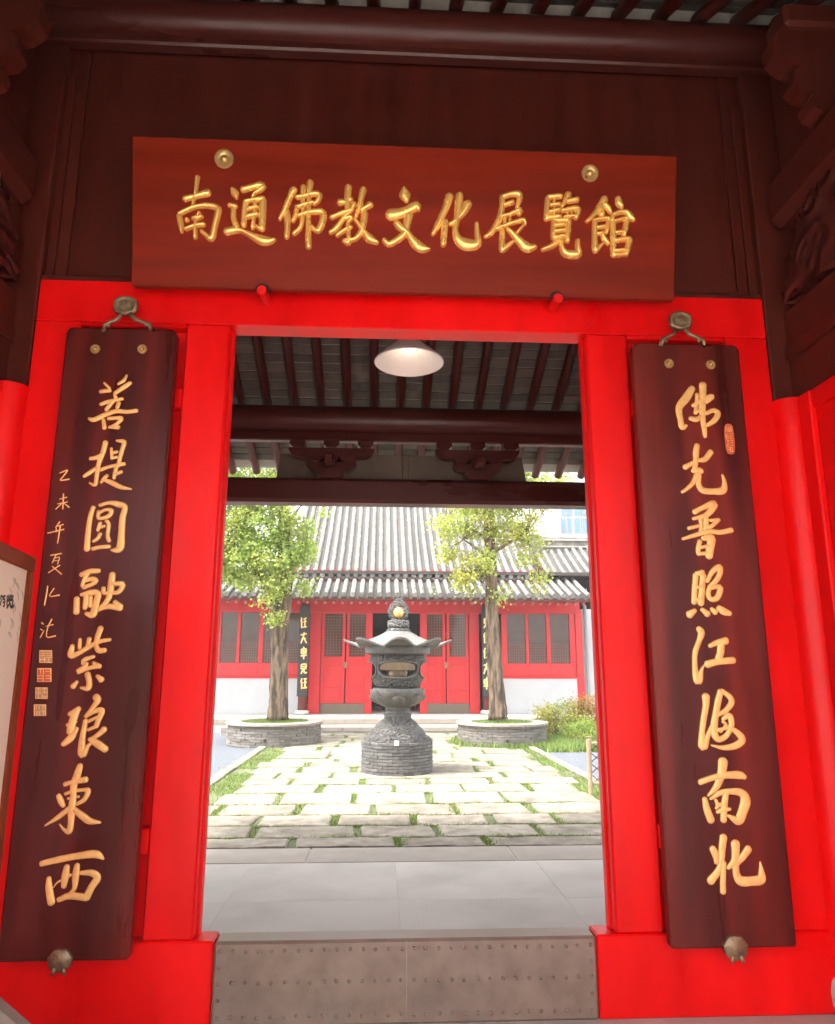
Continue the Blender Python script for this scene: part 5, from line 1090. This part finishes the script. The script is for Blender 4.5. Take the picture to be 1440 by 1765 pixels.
# bamboo fence
fp = onZ(1020, 1374, -.03); fz = onY(1017, 1274, fp.y).z
fe = thing('bamboo_fence', (fp.x+.6, fp.y, -.03), 'low bamboo fence with wire lattice at the paving edge', 'fence')
for k, dx in enumerate((0, .72, 1.44)):
    po = part('post', MB().tube([(fp.x+dx, fp.y, -.05), (fp.x+dx, fp.y, fz)], .030, 12), 'bamboo', fe, auto=40)
    for zz in (.22, .47, .72): part('node', MB().lathe([(.0305, zz-.008), (.0335, zz), (.0305, zz+.008)], 12, (fp.x+dx, fp.y), cap=False), 'bamboo', po)
for zz in (.14, fz-.05): part('rail', MB().tube([(fp.x+.03, fp.y+.0, zz), (fp.x+1.42, fp.y+.0, zz)], .018, 8), 'bamboo', fe)
for k in range(-4, 9):
    for d_ in (1, -1):
        x0_ = fp.x+.04+k*.17; pts = []
        xa, za, xb, zb2 = x0_, .14, x0_+.62, fz-.05
        if d_ < 0: xa, xb = xb, xa
        def cl(xq): return min(max(xq, fp.x+.03), fp.x+1.41)
        f = lambda xq: za+(zb2-za)*(xq-xa)/(xb-xa)
        qa, qb = cl(min(xa, xb)), cl(max(xa, xb))
        if qb-qa > .03: part('lattice_wire', MB().tube([(qa, fp.y+.006*d_, f(qa)), (qb, fp.y+.006*d_, f(qb))], .006, 5), 'iron', fe)
# grass: uncountable blades
def grass(name, label, pts, h, mt='grass', seed=5, wid=.006):
    rn = np.random.default_rng(seed); pts = np.array(pts); n = len(pts)
    a_ = rn.uniform(0, 2*np.pi, n); lean = rn.uniform(.1, .8, n); hh = h*(.4+.9*rn.random(n)); w = wid*(.6+.8*rn.random(n))
    dx, dy = np.cos(a_), np.sin(a_)
    b0 = pts+np.stack([-dy*w, dx*w, 0*w], 1); b1 = pts+np.stack([dy*w, -dx*w, 0*w], 1)
    tip = pts+np.stack([dx*lean*hh, dy*lean*hh, hh], 1); v = np.stack([b0, b1, tip], 1).reshape(-1, 3)
    me = bpy.data.meshes.new(name); me.vertices.add(3*n); me.vertices.foreach_set('co', v.ravel()); me.loops.add(3*n); me.loops.foreach_set('vertex_index', np.arange(3*n))
    me.polygons.add(n); me.polygons.foreach_set('loop_start', np.arange(0, 3*n, 3)); me.update(calc_edges=True)
    me.materials.append(M[mt]); o = bpy.data.objects.new(name, me); _link(o, None, (0, 0, 0)); tag(o, label, 'grass', None, 'stuff'); return o
rn = np.random.default_rng(77); gp_ = []
for (jx, jy, dy) in JOINTS:                       # tufts in the upright joints
    if rn.random() < .8:
        n = int(rn.uniform(30, 380)*rn.uniform(.3, 1)); gp_.append(np.stack([jx+rn.normal(0, .045, n), jy+rn.uniform(-.5, .5, n)*dy, np.full(n, -.02)], 1))
for yb_ in YB[1:-1]:                                # tufts along the bed joints, in patches
    for k in range(15):
        xc_ = rn.uniform(-2.4, 2.9); n = int(rn.uniform(20, 200)*(1.0 if yb_ < 8 else .8)); gp_.append(np.stack([xc_+rn.normal(0, .20, n), yb_+rn.normal(0, .022, n), np.full(n, -.02)], 1))
for s, xa, xb in ((-1, -2.5, -1.95), (1, 2.5, 3.0)):    # strips along the kerbs
    n = 11000; yy = rn.uniform(4.6 if s < 0 else 5.6, 14.6, n); xx_ = rn.uniform(xa, xb, n)
    keep = (np.sin(yy*2.1+s)+np.sin(yy*5.3+xx_*4)+rn.normal(0, .6, n)) > -.5; gp_.append(np.stack([xx_[keep], yy[keep], np.full(keep.sum(), -.02)], 1))
n = 5000; gp_.append(np.stack([rn.uniform(-2.3, 2.9, n), rn.uniform(13.2, 15.25, n), np.full(n, -.02)], 1))
grass('joint_grass', 'short grass growing in the joints of the courtyard paving', np.concatenate(gp_), .034)
for (cx_, cy_, r, nm) in ((PLX, PLY, .74, 'grass growing in the planter beside the gravel'), (PRX, PRY, .69, 'grass growing in the mossy planter')):
    n = 4200; a_ = rn.uniform(0, 6.283, n); rr = r*np.sqrt(rn.random(n)); grass('planter_grass', nm, np.stack([cx_+rr*np.sin(a_), cy_-rr*np.cos(a_), np.full(n, .40)], 1), .075, seed=int(cx_*10)+40)
n = 15000; c0 = onZ(985, 1275); gx = rn.uniform(3.15, 6.2, n); gy = rn.uniform(11.2, 14.6, n)
keep = ~(((gx-PRX)**2+(gy-PRY)**2) < 1.0)
grass('ground_cover', 'bright green ground cover below the shrubs', np.stack([gx[keep], gy[keep], np.full(keep.sum(), -.035)], 1), .13, seed=91, wid=.012)
n = 2600; a_ = rn.uniform(0, 6.283, n); rr = 1.0+np.abs(rn.normal(0, .10, n)); grass('planter_weeds', 'weeds at the foot of the mossy planter', np.stack([PRX+rr*np.sin(a_), PRY-rr*np.cos(a_), np.full(n, -.03)], 1), .12, seed=92, wid=.010)

# ================================================================== HAZE: thin volume added to stand in for lens glare over the courtyard
hz = MB().box(-410, 410, -410, 610, G0-1.0, 24.0, 0); hm = bpy.data.materials.new('glare_veil'); hm.use_nodes = True
nt = hm.node_tree; nt.nodes.clear(); pvn = nt.nodes.new('ShaderNodeVolumePrincipled'); pvn.inputs['Color'].default_value = (1.0, .98, .94, 1); pvn.inputs['Density'].default_value = 0.0018; pvn.inputs['Anisotropy'].default_value = 0.2
mo_ = nt.nodes.new('ShaderNodeOutputMaterial'); nt.links.new(pvn.outputs[0], mo_.inputs['Volume'])
hzo = part('haze', hz, None, None); hzo.data.materials.append(hm); tag(hzo, 'pale haze added in place of the lens glare veiling the courtyard', 'haze', None, 'stuff')
